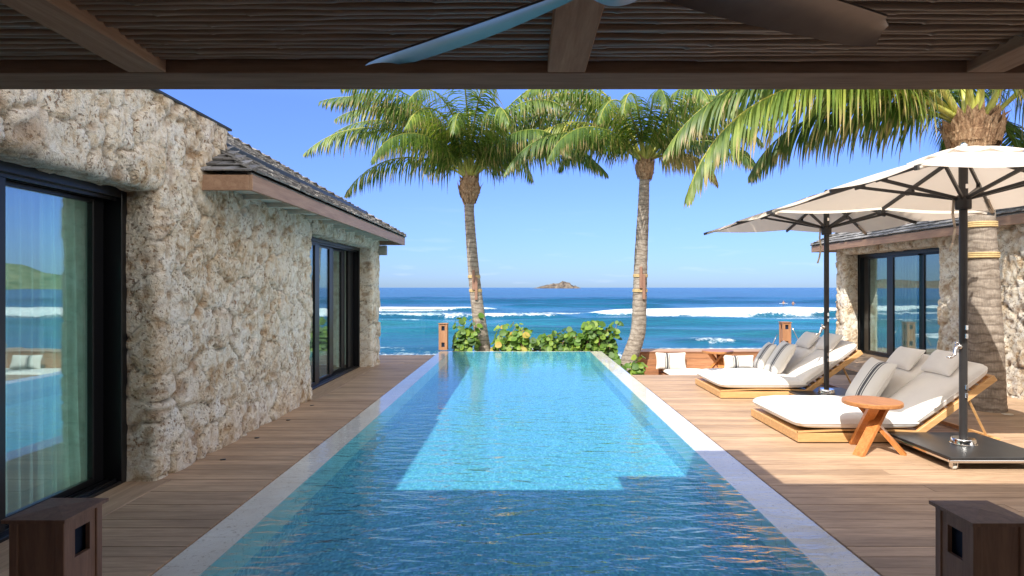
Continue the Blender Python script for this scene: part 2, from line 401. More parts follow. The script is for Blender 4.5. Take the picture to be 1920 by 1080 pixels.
M_grape = leafmat('sea_grape_leaf', [(0, (.03,.075,.012)), (.4, (.10,.20,.02)), (.75, (.25,.34,.04)), (.9, (.42,.26,.04)), (1, (.30,.09,.03))], .25, .55)
def trunkmat():
    n = N('palm_bark'); v = n.coord((6, 6, 30)); sp = n.n('SeparateXYZ'); n.l(n.coord(), sp.inputs[0])
    ring = n.n('TexWave', wave_type='BANDS', bands_direction='Z'); ring.inputs['Scale'].default_value = 2.6; ring.inputs['Distortion'].default_value = 5; ring.inputs['Detail'].default_value = 3; ring.inputs['Detail Scale'].default_value = 1.2
    n.l(n.coord(), ring.inputs['Vector'])
    fib = n.noise(n.coord((45, 45, 5)), 2, 4, .7)
    c = n.ramp(n.noise(n.coord((4, 4, 9)), 1.5, 5, .65), [(.3, (.17,.135,.105)), (.7, (.44,.38,.32))])
    c = n.mix(1, c, n.rng(fib, .3, .7, .72, 1.2), 'MULTIPLY')
    c = n.mix(n.rng(ring.outputs[0] if ring.outputs[0].type == 'VALUE' else ring.outputs[1], 0, .22, .55, 0), c, (.10,.075,.06))
    return n.done(n.bsdf(c, .9, 0, .2, n.bump(n.math('ADD', n.math('MULTIPLY', ring.outputs[1], .35), n.math('MULTIPLY', fib, .8)), .7, .014)))
M_trunk = trunkmat()
def husk():
    n = N('palm_fibre'); v = n.coord((8, 8, 3)); c = n.ramp(n.noise(v, 2.5, 5, .7, 1), [(.3, (.13,.065,.035)), (.55, (.38,.24,.14)), (.75, (.60,.46,.31))])
    return n.done(n.bsdf(c, .9, 0, .2, n.bump(n.noise(n.coord((40, 40, 8)), 1, 4, .7), .9, .02)))
M_husk = husk()
M_stalk = simple('frond_stalk', (.42,.42,.08), .4, var=.25, nscale=6)
def seamat():
    n = N('sea_water'); at = n.n('VertexColor', layer_name='tint'); sp = n.n('SeparateColor'); n.l(at.outputs[0], sp.inputs[0])
    t = sp.outputs[0]; foam = sp.outputs[1]
    c = n.ramp(t, [(0, (.001,.066,.125)), (.45, (.005,.10,.17)), (.75, (.015,.14,.19)), (1, (.04,.20,.215))])
    pat = n.noise(n.coord((.03, .07, 1)), 1, 6, .7); c = n.mix(1, c, n.rng(pat, .35, .65, .55, 1.35), 'MULTIPLY')
    fn = n.noise(n.coord((1.1, .5, 1)), 1.6, 9, .78, .6)
    lace = n.noise(n.coord((.34, .24, 1)), 1.4, 9, .76, 1.6)
    ff = n.math('ADD', n.math('MULTIPLY', fn, .45), n.math('MULTIPLY', lace, .55))
    k = n.math('SUBTRACT', foam, n.math('SUBTRACT', 1.0, ff)); m = n.rng(k, -.02, .09, 0, 1)
    c2 = n.mix(m, c, n.mix(n.rng(fn, .35, .6, 0, 1), (.42,.52,.56), (.74,.76,.77)))
    h1 = n.noise(n.coord((.10, .42, 1)), 1, 5, .6, .4); h2 = n.noise(n.coord((.6, 1.8, 1)), 1.3, 5, .65, .3)
    nm = n.bump(h2, .9, .22, n.bump(h1, .9, 1.1)); nm = n.bump(ff, .6, .25, nm)
    ro = n.mix(m, .22, .9); sc = n.n('SeparateColor'); n.l(ro, sc.inputs[0])
    return n.done(n.bsdf(c2, sc.outputs[0], 0, .25, nm))
M_sea = seamat()
M_island = simple('island_rock', (.20,.155,.125), .95, var=.5, nscale=.03)
def land(name, a, b, s):
    n = N(name); v = n.coord(); c = n.ramp(n.noise(v, s, 8, .7), [(.4, a), (.62, b)]); return n.done(n.bsdf(c, .95, 0, .1, n.bump(n.noise(v, s*4, 5), .8, 6)))
M_green = land('headland_scrub', (.08,.13,.06), (.24,.26,.14), .03); M_brown = land('headland_rock', (.10,.075,.06), (.20,.15,.11), .03)
def isl():
    n = N('island_ground'); v = n.coord(); c = n.ramp(n.noise(v, .07, 8, .75), [(.40, (.05,.042,.042)), (.5, (.12,.10,.085)), (.6, (.20,.165,.13))]); return n.done(n.bsdf(c, .95, 0, .1))
M_island = isl()
def soil():
    n = N('soil'); v = n.coord(); c = n.ramp(n.noise(v, 6, 6, .7), [(.35, (.05,.035,.025)), (.65, (.17,.13,.09))]); return n.done(n.bsdf(c, .95, 0, .1, n.bump(n.noise(v, 14, 5), .8, .04)))
M_soil = soil()
def bamboo():
    n = N('bamboo_cane'); g = n.n('NewGeometry'); v = n.coord((2, 30, 30))
    c = n.ramp(n.noise(v, 1.5, 5, .6), [(.3, (.27,.18,.12)), (.7, (.54,.38,.27))]); c = n.mix(1, c, n.rng(g.outputs['Random Per Island'], 0, 1, .65, 1.3), 'MULTIPLY')
    return n.done(n.bsdf(c, .33, 0, .5))
M_bamboo = bamboo()

# ================================================================ SETTING
# ---- ground
g = MB()
xs = [-60, -20, -8, -4, -2, 0, 2, 4, 8, 20, 60]; ysz = [(-30,-1.0),(0,-1.0),(10.9,-1.0),(12,-1.0),(16.2,-1.0),(18,-1.8),(21,-3.0),(26,-4.4),(40,-6)]
vs = []
for y, z in ysz:
    for x in xs: vs.append((x, y, z + (random.uniform(-.1,.1) if y > 16.5 else 0)))
nx = len(xs); fs = [(j*nx+i, j*nx+i+1, (j+1)*nx+i+1, (j+1)*nx+i) for j in range(len(ysz)-1) for i in range(nx-1)]
g.add(vs, fs, True); struct('ground', g, M_soil)
# ---- sea: a fan-shaped grid of real waves, from the shore to the horizon
SEA = -2.5
rows = np.concatenate([np.linspace(24, 60, 110, endpoint=False), np.linspace(60, 125, 190, endpoint=False), np.geomspace(125, 900, 170, endpoint=False), np.geomspace(900, 20000, 40)])
angs = np.tan(np.concatenate([np.linspace(-78, -42, 16, endpoint=False), np.linspace(-42, 42, 330, endpoint=False), np.linspace(42, 78, 17)])*math.pi/180)
Yg, Tg = np.meshgrid(rows, angs, indexing='ij'); Xg = Yg*Tg
Z = 0.22*(fbm(Xg/22, Yg/7, 3, 3)-.5)*np.clip(Yg/60, .5, 1) + .16*(vnoise(Xg/4.0, Yg/1.8, None, 9)-.5)*(Yg < 220)
def crest(x, y0, amp, curve, x0, x1, seed, wdt=4.5):
    yc = y0 + curve*(x-20)*.02 + 5*(vnoise(x/26, x*0, None, seed)-.5) + 1.2*(vnoise(x/5, x*0, None, seed+5)-.5)
    lim = 1/(1+np.exp(-(x-x0)/1.5)) * 1/(1+np.exp((x-x1)/1.5))
    d = Yg - yc
    prof = np.where(d < 0, np.exp(-(d/(wdt*.45))**2), np.exp(-(d/(wdt*1.4))**2))
    return d, lim, amp*prof
foam = np.zeros_like(Xg)
for (y0, amp, cv, x0, x1, sd_, wd, fo) in [(106, .95, 0, -260, -4.5, 11, 5, 1.0), (86, 1.0, .3, 10.0, 400, 21, 4.6, 1.0), (82, .55, 0, -30, 7, 31, 3.6, .62),
                                      (67, .55, 0, -3, 400, 41, 4.0, 0), (67, .5, 0, -200, -8, 45, 4.0, .55), (55, .45, 0, -300, 300, 51, 3.2, .12), (47, .45, 0, -300, -13, 61, 2.5, .75),
                                      (45, .35, 0, 12, 17, 62, 2.0, .8), (125, .9, 0, -4, 30, 71, 5, 0.05), (160, .9, 0, -300, 300, 81, 9, 0), (210, .7, 0, -400, 400, 91, 12, 0)]:
    d, lim, h = crest(Xg, y0, amp, cv, x0, x1, sd_, wd)
    h = h*(.65+.7*vnoise(Xg/18, Xg*0, None, sd_+3)); Z = Z + h*lim
    if fo > 0:
        front = np.exp(-np.clip(-d-.5, 0, 99)/(1.2+4.5*vnoise(Xg/5, Xg*0, None, sd_+9)))*(d < wd*.55); foam = np.maximum(foam, fo*lim*front*(.78+.3*vnoise(Xg/2.5, Yg/2, None, sd_+8)))
        # trailing lace inshore of the breaker
        trail = np.clip(1-np.abs(d+12)/16, 0, 1)*.60*lim*fo; foam = np.maximum(foam, trail)
inshore = np.clip((50-Yg)/14, 0, 1)*.54; foam = np.maximum(foam, inshore)
foam = np.maximum(foam, .60*np.clip(1-np.abs(Yg-93)/18, 0, 1)*np.exp(-((Xg-4)/22)**2))
foam = np.maximum(foam, (.38+.28*vnoise(Xg/6, Yg/4, None, 99))*np.clip(1-np.abs(Yg-40)/4, 0, 1))
teal = np.clip((150-Yg)/110, 0, 1)*.75 + .28*np.clip(1-np.abs(Yg-64)/13, 0, 1)*np.clip((12-Xg)/30, 0, 1) + .25*(fbm(Xg/60, Yg/20, 3, 77)-.5)
teal = np.clip(teal - .45*np.clip((50-Yg)/12, 0, 1), 0, 1)
sea = MB(); P = np.stack([Xg, Yg, SEA+Z], -1).reshape(-1, 3); na = len(angs)
me = bpy.data.meshes.new('sea'); idx = np.arange(len(rows)*na).reshape(len(rows), na)
F = np.stack([idx[:-1,:-1], idx[:-1,1:], idx[1:,1:], idx[1:,:-1]], -1).reshape(-1, 4)
me.from_pydata(P.tolist(), [], F.tolist()); me.polygons.foreach_set('use_smooth', [True]*len(F))
at = me.color_attributes.new('tint', 'FLOAT_COLOR', 'POINT'); a = np.ones((len(P), 4), 'f'); a[:,0] = teal.ravel(); a[:,1] = foam.ravel(); at.data.foreach_set('color', a.ravel())
me.materials.append(M_sea); o = bpy.data.objects.new('sea', me); COL.objects.link(o); tag(o, kind='structure')
# ---- island and headlands
def landform(name, cx, cy, W, D, prof, mat, seed, n=90, m=24, rough=.25):
    b = MB(); vs = []
    for j in range(m+1):
        for i in range(n+1):
            u = i/n; v = j/m*2-1
            h = np.interp(u, [p[0] for p in prof], [p[1] for p in prof])
            k = max(0, 1-v*v)**.6
            nz = float(fbm(np.array([u*18.]), np.array([v*4.+5]), 4, seed)[0])
            vs.append((cx+(u-.5)*W, cy+v*D/2, SEA-1+ (h*k*(1-rough+2*rough*nz) + (1.0 if 0 < k else 0))))
    fs = [(j*(n+1)+i, j*(n+1)+i+1, (j+1)*(n+1)+i+1, (j+1)*(n+1)+i) for j in range(m) for i in range(n)]
    b.add(vs, fs, True); return struct(name, b, mat)
f0 = 1120.0; YI = 2600
landform('island', (1043-979)/f0*YI, YI, 92/f0*YI, 70, [(0,0),(.08,2.5),(.2,9),(.33,15),(.45,18),(.55,22),(.6,25),(.66,28),(.7,25),(.76,25),(.8,16),(.85,9),(.9,11),(.95,6),(1,0)], M_island, 5, rough=.4)
landform('headland', 1630, 1500, 1300, 500, [(0,0),(.15,30),(.28,70),(.4,98),(.6,120),(.8,110),(1,60)], M_green, 15)
landform('headland', -1900, 2600, 1700, 400, [(0,20),(.3,38),(.5,30),(.7,36),(.9,16),(1,0)], M_brown, 25)

# ---- pool
PX, PO = 1.70, 2.03; PN, PF = 2.95, 15.06; PD = -.36
XL, XR = -1.80, 1.70
b = MB(); b.box((XL-.05, PN-.05, PD-.1), (XR+.05, PF+.02, PD)); 
b.box((XL-.12, PN-.1, PD), (XL, PF-.05, -.012)); b.box((XR, PN-.1, PD), (XR+.12, PF-.05, -.012)); b.box((XL, PN-.12, PD), (XR, PN, -.012)); b.box((XL, PF-.16, PD), (XR, PF-.06, -.012))
struct('pool_floor', b, M_pool)
b = MB()
OL, OR_ = -2.07, 2.0
L = 0.9
def slabs(x0, x1, y0, y1, step):
    y = y0
    while y < y1-.01:
        e = min(y+step, y1); b.cbox((x0, y+.0012, -.20), (x1, e-.0012, -.008), .003); y = e
slabs(OL, XL+.002, PN-.3, PF, 1.2); slabs(XR-.002, OR_, PN-.3, PF, 1.2)
b.cbox((XL+.004, PF-.13, -.20), (XR-.004, PF, -.006), .003); b.cbox((XL+.004, PN-.3, -.2), (XR-.004, PN+.002, -.008), .003)
struct('pool_coping', b, M_coping)
b = MB(); nxx, nyy = 24, 80
xs_ = [OL+.004, XL+.002, XR-.002, OR_-.004]; vv_ = [(x, y, -.003) for y in (PN-.28, PN, PF-.13, PF-.004) for x in xs_]
for j in range(3):
    for i in range(3):
        k = j*4+i; b.add([vv_[k], vv_[k+1], vv_[k+5], vv_[k+4]], [(0,1,2,3)], mi=0 if (i == 1 and j == 1) else 1)
struct('pool_water', b, [M_water, M_film])
# ---- deck boards
PITCH = .142
def boards(b, x0, x1, y0, y1, z=0.0, th=.025):
    k0 = math.floor(y0/PITCH)
    y = k0*PITCH
    while y < y1:
        a, e = max(y, y0)+.0025, min(y+PITCH, y1)-.0025
        if e-a > .02:
            x = x0; L_ = random.uniform(1.0, 3.2)
            while x < x1-.01:
                xe = min(x+L_, x1)
                if x1-xe < .4: xe = x1
                dz = random.uniform(-.0012, .0012)
                b.box((x+.0015, a, z-th), (xe-.0015, e, z+dz)); x = xe; L_ = random.uniform(2.0, 3.6)
        y += PITCH
b = MB(); boards(b, -2.92, OL-.004, -1.0, 4.97); boards(b, -3.045, OL-.004, 4.97, 8.45); boards(b, -2.92, OL-.004, 8.45, 12.06); boards(b, -3.045, OL-.004, 12.06, 12.6); boards(b, -3.8, OL-.004, 12.64, 14.15); boards(b, OR_+.004, 8.4, -1.0, 10.93); boards(b, 6.45, 8.6, 10.93, 15.9); boards(b, 2.78, 6.448, 14.94, 15.62)
boards(b, -2.92, OL-.004, -4, -1.0); boards(b, OL, OR_, -4, PN-.31)
struct('deck', b, M_deck)
b = MB(); b.cbox((-3.27, -1, -.026), (-2.925, 4.97, .001)); b.cbox((-3.27, 8.45, -.026), (-2.925, 12.06, .001)); struct('deck_edge_board', b, M_border)
b = MB(); b.box((-9, -6, -.30), (OL-.002, 14.13, -.03)); b.box((OR_+.002, -6, -.30), (12, 10.91, -.03)); b.box((6.47, 10.9, -.30), (12, 15.88, -.03)); b.box((OL, -6, -.3), (OR_, PN-.32, -.03))
struct('deck_base', b, M_black)
# recessed covers and the tree hole in the deck
b = MB(); b.lathe([(.0,.0),(.062,.0),(.062,.006),(.0,.006)], ((1889-979)/f0*7.53, 7.53, .001), 24); tag(build('deck_cover', b, M_drain), 'small round pale cover plate set in the deck beside the leaning palm trunk', 'deck cover')
for i, (x, y) in enumerate([(-2.78, 5.55), (-2.82, 6.35), (-2.82, 7.2), (-2.85, 8.1)]):
    b = MB(); b.lathe([(.0,.0),(.026,.0),(.026,.004),(.0,.004)], (x, y, .001), 16)
    tag(build('deck_light', b, M_black), ['small dark recessed deck light at the foot of the coral wall, nearest the camera', 'small dark recessed deck light, second along the coral wall', 'small dark recessed deck light, third along the coral wall', 'small dark recessed deck light nearest the far sliding window'][i], 'deck light', 'recessed lights along the coral wall')

# ================================================================ STONE HOUSES
def voro(u, v, su, sv, seed, jitter=.85):
    gu = u/su; gv = v/sv
    # running bond offset per row
    iu = np.floor(gu).astype(int); iv = np.floor(gv).astype(int)
    F1 = np.full(u.shape, 9.); F2 = np.full(u.shape, 9.); ID = np.zeros(u.shape)
    for di in (-2,-1,0,1,2):
        for dj in (-2,-1,0,1,2):
            a = iu+di; c = iv+dj
            def h(k):
                n = (a*73856093 ^ c*19349663 ^ (seed*83492791+k*2654435761)) & 0xffffffff
                n = ((n ^ (n >> 15))*2246822519) & 0xffffffff; n = ((n ^ (n >> 13))*3266489917) & 0xffffffff
                return ((n >> 9) & 0xffff)/65535.
            px = a+.5+(h(1)-.5)*jitter+.5*(c % 2); py = c+.5+(h(2)-.5)*jitter
            ex = np.abs(gu-px); ey = np.abs(gv-py)
            d = (ex**2.6+ey**2.6)**(1/2.6)*(.85+.3*h(4))
            new = d < F1
            F2 = np.where(new, F1, np.minimum(F2, d)); ID = np.where(new, h(3), ID); F1 = np.where(new, d, F1)
    return F1, F2, ID
def stone_sheet(b, O, U, V, Nn, W, H, holes=(), seed=1, res=.03, su=.36, sv=.30, depth=.058, bands=(), edge=.05, taper=(1,1,1,1), fu=0, fv=0, pu=0, pv=0):
    """relief of irregular coral blocks: O + u*U + v*V displaced along Nn"""
    nu = max(2, int(round(W/res))); nv = max(2, int(round(H/res)))
    u, v = np.meshgrid(np.linspace(0, W, nu+1), np.linspace(0, H, nv+1), indexing='ij')
    # snap grid lines on holes
    for (a0, a1, c0, c1) in holes:
        for q in (a0, a1):
            if 0 < q < W: k = int(np.argmin(abs(u[:,0]-q))); u[k,:] = q
        for q in (c0, c1):
            if 0 < q < H: k = int(np.argmin(abs(v[0,:]-q))); v[:,k] = q
    for q in (fu, ):
        if q: k = int(np.argmin(abs(u[:,0]-q))); u[k,:] = q
    for q in (fv, ):
        if q: k = int(np.argmin(abs(v[0,:]-q))); v[:,k] = q
    u0_, v0_ = u, v; u = u+pu; v = v+pv
    wu = u + .22*(fbm(u*2.6, v*2.6, 3, seed)-.5); wv = v + .22*(fbm(u*2.6+9, v*2.6, 3, seed+3)-.5)
    F1, F2, ID = voro(wu, wv, su, sv, seed)
    for (a0, a1, c0, c1, bw) in bands:
        m = (u >= a0) & (u <= a1) & (v >= c0) & (v <= c1)
        k = np.floor((u + .03*np.sin(v*30))/bw); fr = (u/bw - k)
        e = np.minimum(np.minimum(fr, 1-fr)*bw, np.minimum(v-c0+.02, c1-v))
        F1 = np.where(m, .2, F1); F2 = np.where(m, .2+np.clip(e/ .22, 0, 1), F2); ID = np.where(m, (k*0.37) % 1, ID)
    e = np.clip((F2-F1)/.12, 0, 1); e = 1-(1-e)**2.0
    h = depth*e*(.45+.70*ID) + .020*(fbm(u*4, v*4, 3, seed+8)-.5)*2*(.3+.7*e) + .030*(fbm(u*13, v*13, 3, seed+12)-.5)
    pit = np.clip((vnoise(u*11, v*11, None, seed+30)-.68)/.12, 0, 1)*np.clip((fbm(u*2.5, v*2.5, 2, seed+33)-.42)*6, 0, 1)
    pit2 = np.clip((vnoise(u*21, v*21, None, seed+40)-.66)/.12, 0, 1)*np.clip((fbm(u*2.5+7, v*2.5, 2, seed+43)-.40)*6, 0, 1)
    h = h - .024*pit - .014*pit2; h = h + .010
    PITS = np.maximum(pit, pit2*.8)
    if fu: h = np.where(u0_ < fu+.02, .30*h+.022, h)
    if fv: h = np.where(v0_ < fv+.01, .35*h+.018, h)
    u, v = u0_, v0_
    d = np.full(u.shape, 9.)
    if taper[0]: d = np.minimum(d, u)
    if taper[1]: d = np.minimum(d, W-u)
    if taper[2]: d = np.minimum(d, v)
    if taper[3]: d = np.minimum(d, H-v)
    for (a0, a1, c0, c1) in holes:
        dx = np.maximum(np.maximum(a0-u, u-a1), 0); dy = np.maximum(np.maximum(c0-v, v-c1), 0); d = np.minimum(d, np.hypot(dx, dy))
    k = np.clip(d/edge, 0, 1); k = np.sqrt(np.clip(1-(1-k)**2, 0, 1)); h = h*(.15+.85*k)
    O, U, V, Nn = (np.array(q, float) for q in (O, U, V, Nn))
    uu = u-fu; vv = v-fv
    wu_ = np.clip(uu/.018, -1, 1)*.5+.5 if fu else np.ones_like(u); wv_ = np.clip(vv/.018, -1, 1)*.5+.5 if fv else np.ones_like(v)
    nr = (wu_*wv_)[...,None]*Nn - (1-wu_)[...,None]*U - (1-wv_)[...,None]*V
    nr = nr/np.linalg.norm(nr, axis=-1, keepdims=True)
    P = O + np.maximum(uu, 0)[...,None]*U + np.maximum(vv, 0)[...,None]*V + (np.minimum(uu, 0)+np.minimum(vv, 0))[...,None]*Nn + h[...,None]*nr
    base = len(b.v); b.v += P.reshape(-1, 3).tolist()
    hole = np.zeros((nu, nv), bool); cu = (u[:-1,:-1]+u[1:,1:])/2; cv = (v[:-1,:-1]+v[1:,1:])/2
    for (a0, a1, c0, c1) in holes: hole |= (cu > a0) & (cu < a1) & (cv > c0) & (cv < c1)
    flip = np.dot(np.cross(U, V), Nn) < 0
    ix = np.arange((nu+1)*(nv+1)).reshape(nu+1, nv+1)+base
    q = np.stack([ix[:-1,:-1], ix[1:,:-1], ix[1:,1:], ix[:-1,1:]], -1)[~hole]
    if flip: q = q[:, ::-1]
    q = q.tolist(); b.f += q; b.sm += [True]*len(q); b.mi += [0]*len(q)
    idf = ID.ravel(); pf = PITS.ravel(); ef = e.ravel()
    for i in range(len(idf)): b.col[base+i] = (float(idf[i]), float(pf[i]), float(ef[i]))
def shingle_plane(b, e0, e1, up, inset0, inset1, rise_n, expo, seed):
    """courses of shingles: eave from e0 to e1, 'up' = unit vector up the slope; the run shortens per course by insets"""
    r = random.Random(seed); e0 = Vector(e0); e1 = Vector(e1); up = Vector(up).normalized(); al = (e1-e0).normalized(); nrm = al.cross(up)
    if nrm.z < 0: nrm = -nrm
    for c in range(rise_n):
        s = c*expo; a = inset0*s; z = (e1-e0).length - inset1*s
        x = a
        while x < z:
            wd = r.uniform(.09, .20); xe = min(x+wd, z)
            th = r.uniform(.010, .022); lift = r.uniform(0, .006); lo = -.015 + r.uniform(-.012, .012)
            p = [e0+al*(x+.002)+up*(s+lo), e0+al*(xe-.002)+up*(s+lo), e0+al*(xe-.002)+up*(s+expo+.05), e0+al*(x+.002)+up*(s+expo+.05)]
            k = .016
            q = [p[0]+nrm*(k+lift), p[1]+nrm*(k+lift), p[2]-nrm*.004, p[3]-nrm*.004]
            t = [q[0]+nrm*th, q[1]+nrm*th, q[2]+nrm*th*.4, q[3]+nrm*th*.4]
            b.add(q+t, [(3,2,1,0),(4,5,6,7),(0,1,5,4),(1,2,6,5),(2,3,7,6),(3,0,4,7)])
            x = xe
def sliding(parent, Xp, sgn, y0, y1, ztop, stiles, panes, framew=.05):
    """sliding glass front in the plane X=Xp; sgn = outward direction (+1 for +X)"""
    fr = MB(); d0, d1 = sorted((Xp, Xp-sgn*.20))
    fr.cbox((d0, y1-.09, 0), (d1, y1, ztop), .004); fr.cbox((d0, y0, 0), (d1, y0+.09, ztop), .004)
    fr.cbox((d0+.002, y0+.09, ztop-.09), (d1-.002, y1-.09, ztop), .004); fr.cbox((d0+.002, y0+.09, -.02), (d1-.002, y1-.09, .025), .004)
    for k in (.05, .11, .16):
        xa = Xp-sgn*k; fr.box((xa-.006, y0+.091, .0251), (xa+.006, y1-.091, .045)); fr.box((xa-.008, y0+.091, ztop-.115), (xa+.008, y1-.091, ztop-.0901))
    f = build('door_frame', fr, M_black, parent)
    for (a, c, dep) in stiles:
        m = MB(); xa, xb = sorted((Xp-sgn*dep, Xp-sgn*(dep+.05))); m.cbox((xa, a, .046), (xb, c, ztop-.116), .004); build('door_stile', m, M_black, parent)
    for (a, c, dep) in panes:
        m = MB(); xa = Xp-sgn*(dep+.025); m.box((xa-.005, a, .09), (xa+.005, c, ztop-.15)); 
        xs_ = sorted((Xp-sgn*dep, Xp-sgn*(dep+.05))); p = build('glass_pane', m, M_glass, parent)
        for z0_, z1_ in ((.046, .089), (ztop-.149, ztop-.117)):
            r = MB(); r.cbox((xs_[0]+.003, a, z0_), (xs_[1]-.003, c, z1_), .003); build('pane_rail', r, M_black, p)
def make_curtain(X, y0, y1, ztop, mat, label, amp=.035, per=.13, seed=0, flare=0):
    m = MB(); n = int((y1-y0)/.012); rows_ = 14; vs = []
    for j in range(rows_+1):
        z = .03 + (ztop-.03)*j/rows_
        for i in range(n+1):
            y = y0+(y1-y0)*i/n; k = 1-.35*(j/rows_)
            ph = 2*math.pi*y/per + 1.5*math.sin(y*5.1+seed) + .3*math.sin(j*.5)
            vs.append((X+amp*k*math.sin(ph), y + (flare*(1-j/rows_)**2*(i/n)), z))
    fs = [(j*(n+1)+i, j*(n+1)+i+1, (j+1)*(n+1)+i+1, (j+1)*(n+1)+i) for j in range(rows_) for i in range(n)]
    m.add(vs, fs, True); return tag(build('curtain', m, mat), label, 'curtain')

# ---------------- left house
WX = -3.05; GX = -3.26; ZL = 2.43
hl = thing('stone_house', 'coral stone house on the left with tall sliding glass and a grey shingle hip roof', 'house', (-5.5, 6, 0))
b = MB()
Y0, Y1, Y2 = -1.5, 6.10, 12.6
SW = dict(seed=3, res=.024, su=.40, sv=.33)
stone_sheet(b, (WX, 4.96, 0), (0,1,0), (0,0,1), (1,0,0), 8.5-4.96+.21, 3.2, holes=[(Y1-4.96+.21, 99, 2.62, 9)], fu=.21, pu=4.96-.21, taper=(0,0,0,0), **SW)
stone_sheet(b, (WX, Y0, ZL), (0,1,0), (0,0,1), (1,0,0), 4.96-Y0, 3.2-ZL+.21, fv=.21, pu=Y0, pv=ZL-.21, taper=(0,0,0,0), **SW)
stone_sheet(b, (WX, 8.5, ZL), (0,1,0), (0,0,1), (1,0,0), 12.04-8.5, 2.62-ZL+.21, fv=.21, pu=8.5, pv=ZL-.21, taper=(0,0,0,0), **SW)
stone_sheet(b, (WX, 12.04, 0), (0,1,0), (0,0,1), (1,0,0), 12.6-12.04+.21, 2.62, fu=.21, pu=12.04-.21, taper=(0,1,0,0), **SW)
stone_sheet(b, (WX, 12.6, 0), (-1,0,0), (0,0,1), (0,1,0), 4.0, 2.62, seed=17, res=.06)
stone_sheet(b, (WX, Y1, 2.62), (-1,0,0), (0,0,1), (0,1,0), 1.0, .58, seed=18, res=.05)
# core behind the relief
b.box((WX-.20, 4.965, -.3), (WX-.003, 8.497, 2.62)); b.box((WX-.20, 12.045, -.3), (WX-.003, 12.597, 2.62)); b.box((WX-.20, .6, ZL+.004), (WX-.003, 4.96, 3.197)); b.box((WX-.2, 8.5, ZL+.004), (WX-.003, 12.04, 2.6)); b.box((WX-.2, 4.97, 2.623), (WX-.003, 6.097, 3.197)); b.box((WX-.2, -1.5, -.3), (WX-.003, .597, 3.197))
build('wall', b, M_stone, hl)
b = MB(); b.cbox((WX-.30, -1.5, 3.20), (WX+.075, 6.13, 3.225), .004); build('wall_flashing', b, M_flash, hl)
b = MB(); b.add([(-6.6,-1.5,3.24),(-3.1,-1.5,3.24),(-3.1,4.72,3.24),(-6.6,4.72,3.24),(-6.2,-1.1,4.6),(-3.16,-1.1,4.6),(-3.16,4.60,4.6),(-6.2,4.60,4.6)], [(3,2,1,0),(4,5,6,7),(0,1,5,4),(1,2,6,5),(2,3,7,6),(3,0,4,7)]); build('shadow_block', b, M_shingle, hl)  # unseen block added above the wall to extend its shadow over the pool
b = MB(); b.box((-8, -1.5, 3.0), (WX-.21, 6.0, 3.19))

for y0_, y1_ in ((-1.5, .3), (5.4, 7.4), (11.9, 12.5)): b.box((-8, y0_, -.2), (-7.8, y1_, 3.0))
for y0_, y1_ in ((.302, 5.398), (7.402, 11.898)): b.box((-8, y0_, 2.5), (-7.8, y1_, 3.0)); b.box((-8, y0_, -.2), (-7.8, y1_, 0))
b.box((-7.8, 12.40, -.2), (WX-.21, 12.59, 2.6)); b.box((-7.8, -1.5, -.2), (WX-.21, -1.35, 3.0)); b.box((-7.8, 6.7, -.2), (WX-.21, 6.85, 2.6)); b.box((-7.8, 5.99, 2.5), (WX-.21, 12.4, 2.6))
build('inner_wall', b, M_room, hl)
b = MB(); b.box((-7.8, -1.3, -.2), (GX-.21, 12.4, -.01)); build('inner_floor', b, M_roomfloor, hl)
EX, EZ = -2.50, 2.66; YA, YB = 5.54, 12.75; PIT = .59; RUN = 2.6
b = MB(); upl = Vector((-1, 0, PIT)).normalized(); cz = upl.x; sl_ = math.hypot(1, PIT)
rn = 21; ex = RUN*sl_/rn
def roofcore(b, pts, th=.03):
    pts = [Vector(p) for p in pts]; n_ = (pts[1]-pts[0]).cross(pts[2]-pts[0]).normalized()
    if n_.z < 0: n_ = -n_
    k = len(pts); b.add([p-n_*.012 for p in pts]+[p-n_*(.012+th) for p in pts], [tuple(range(k)), tuple(range(2*k-1, k-1, -1))]+[(i, (i+1) % k, k+(i+1) % k, k+i) for i in range(k)])
shingle_plane(b, (EX, YA+.55, EZ+.012), (EX, YB, EZ+.012), (-1,0,PIT), 0, 1/sl_, rn, ex, 1)
# the small hip return that dies into the taller wall
shingle_plane(b, (EX, YA, EZ+.012), (EX, YA+.62, EZ+.012), (-1,0,PIT), 1/sl_, 0, 5, ex, 2)
shingle_plane(b, (WX, YA, EZ+.012), (EX, YA, EZ+.012), (0,1,PIT), 0, 1/sl_, 5, ex, 3)
shingle_plane(b, (EX, YB, EZ+.012), (EX-2*RUN, YB, EZ+.012), (0,-1,PIT), 1/sl_, 1/sl_, rn, ex, 4)
H = EZ+.012+RUN*PIT
roofcore(b, [(EX,YA,EZ+.012),(EX,YB,EZ+.012),(EX-RUN,YB-RUN,H),(EX-RUN,YA+.6,H),(EX-.6,YA+.6,EZ+.012+.6*PIT)]); roofcore(b, [(EX,YB,EZ+.012),(EX-2*RUN,YB,EZ+.012),(EX-RUN,YB-RUN,H)]); roofcore(b, [(EX-2*RUN,YB,EZ+.012),(EX-RUN,YB-RUN,H),(EX-RUN,YA+.6,H),(EX-2*RUN,YA+.6,EZ+.012)])
rf = build('roof', b, M_shingle, hl)
b = MB()
def ridgecap(b, p, q, r=.045): b.tube([p, q], r, 8)
for t in range(24):    # overlapping hip caps
    a0 = t/24*RUN; a1 = (t+1.25)/24*RUN
    b.tube([(EX-a0, YB-a0, EZ+.027+a0*PIT+.012), (EX-a1, YB-a1, EZ+.027+a1*PIT)], [.05, .04], 6)
ridgecap(b, (EX-RUN, YB-RUN, H+.02), (EX-RUN, YA+.7, H+.02)); build('roof_ridge', b, M_shingle, rf)
b = MB()   # dark snow-guard like gutter bar running along the slope
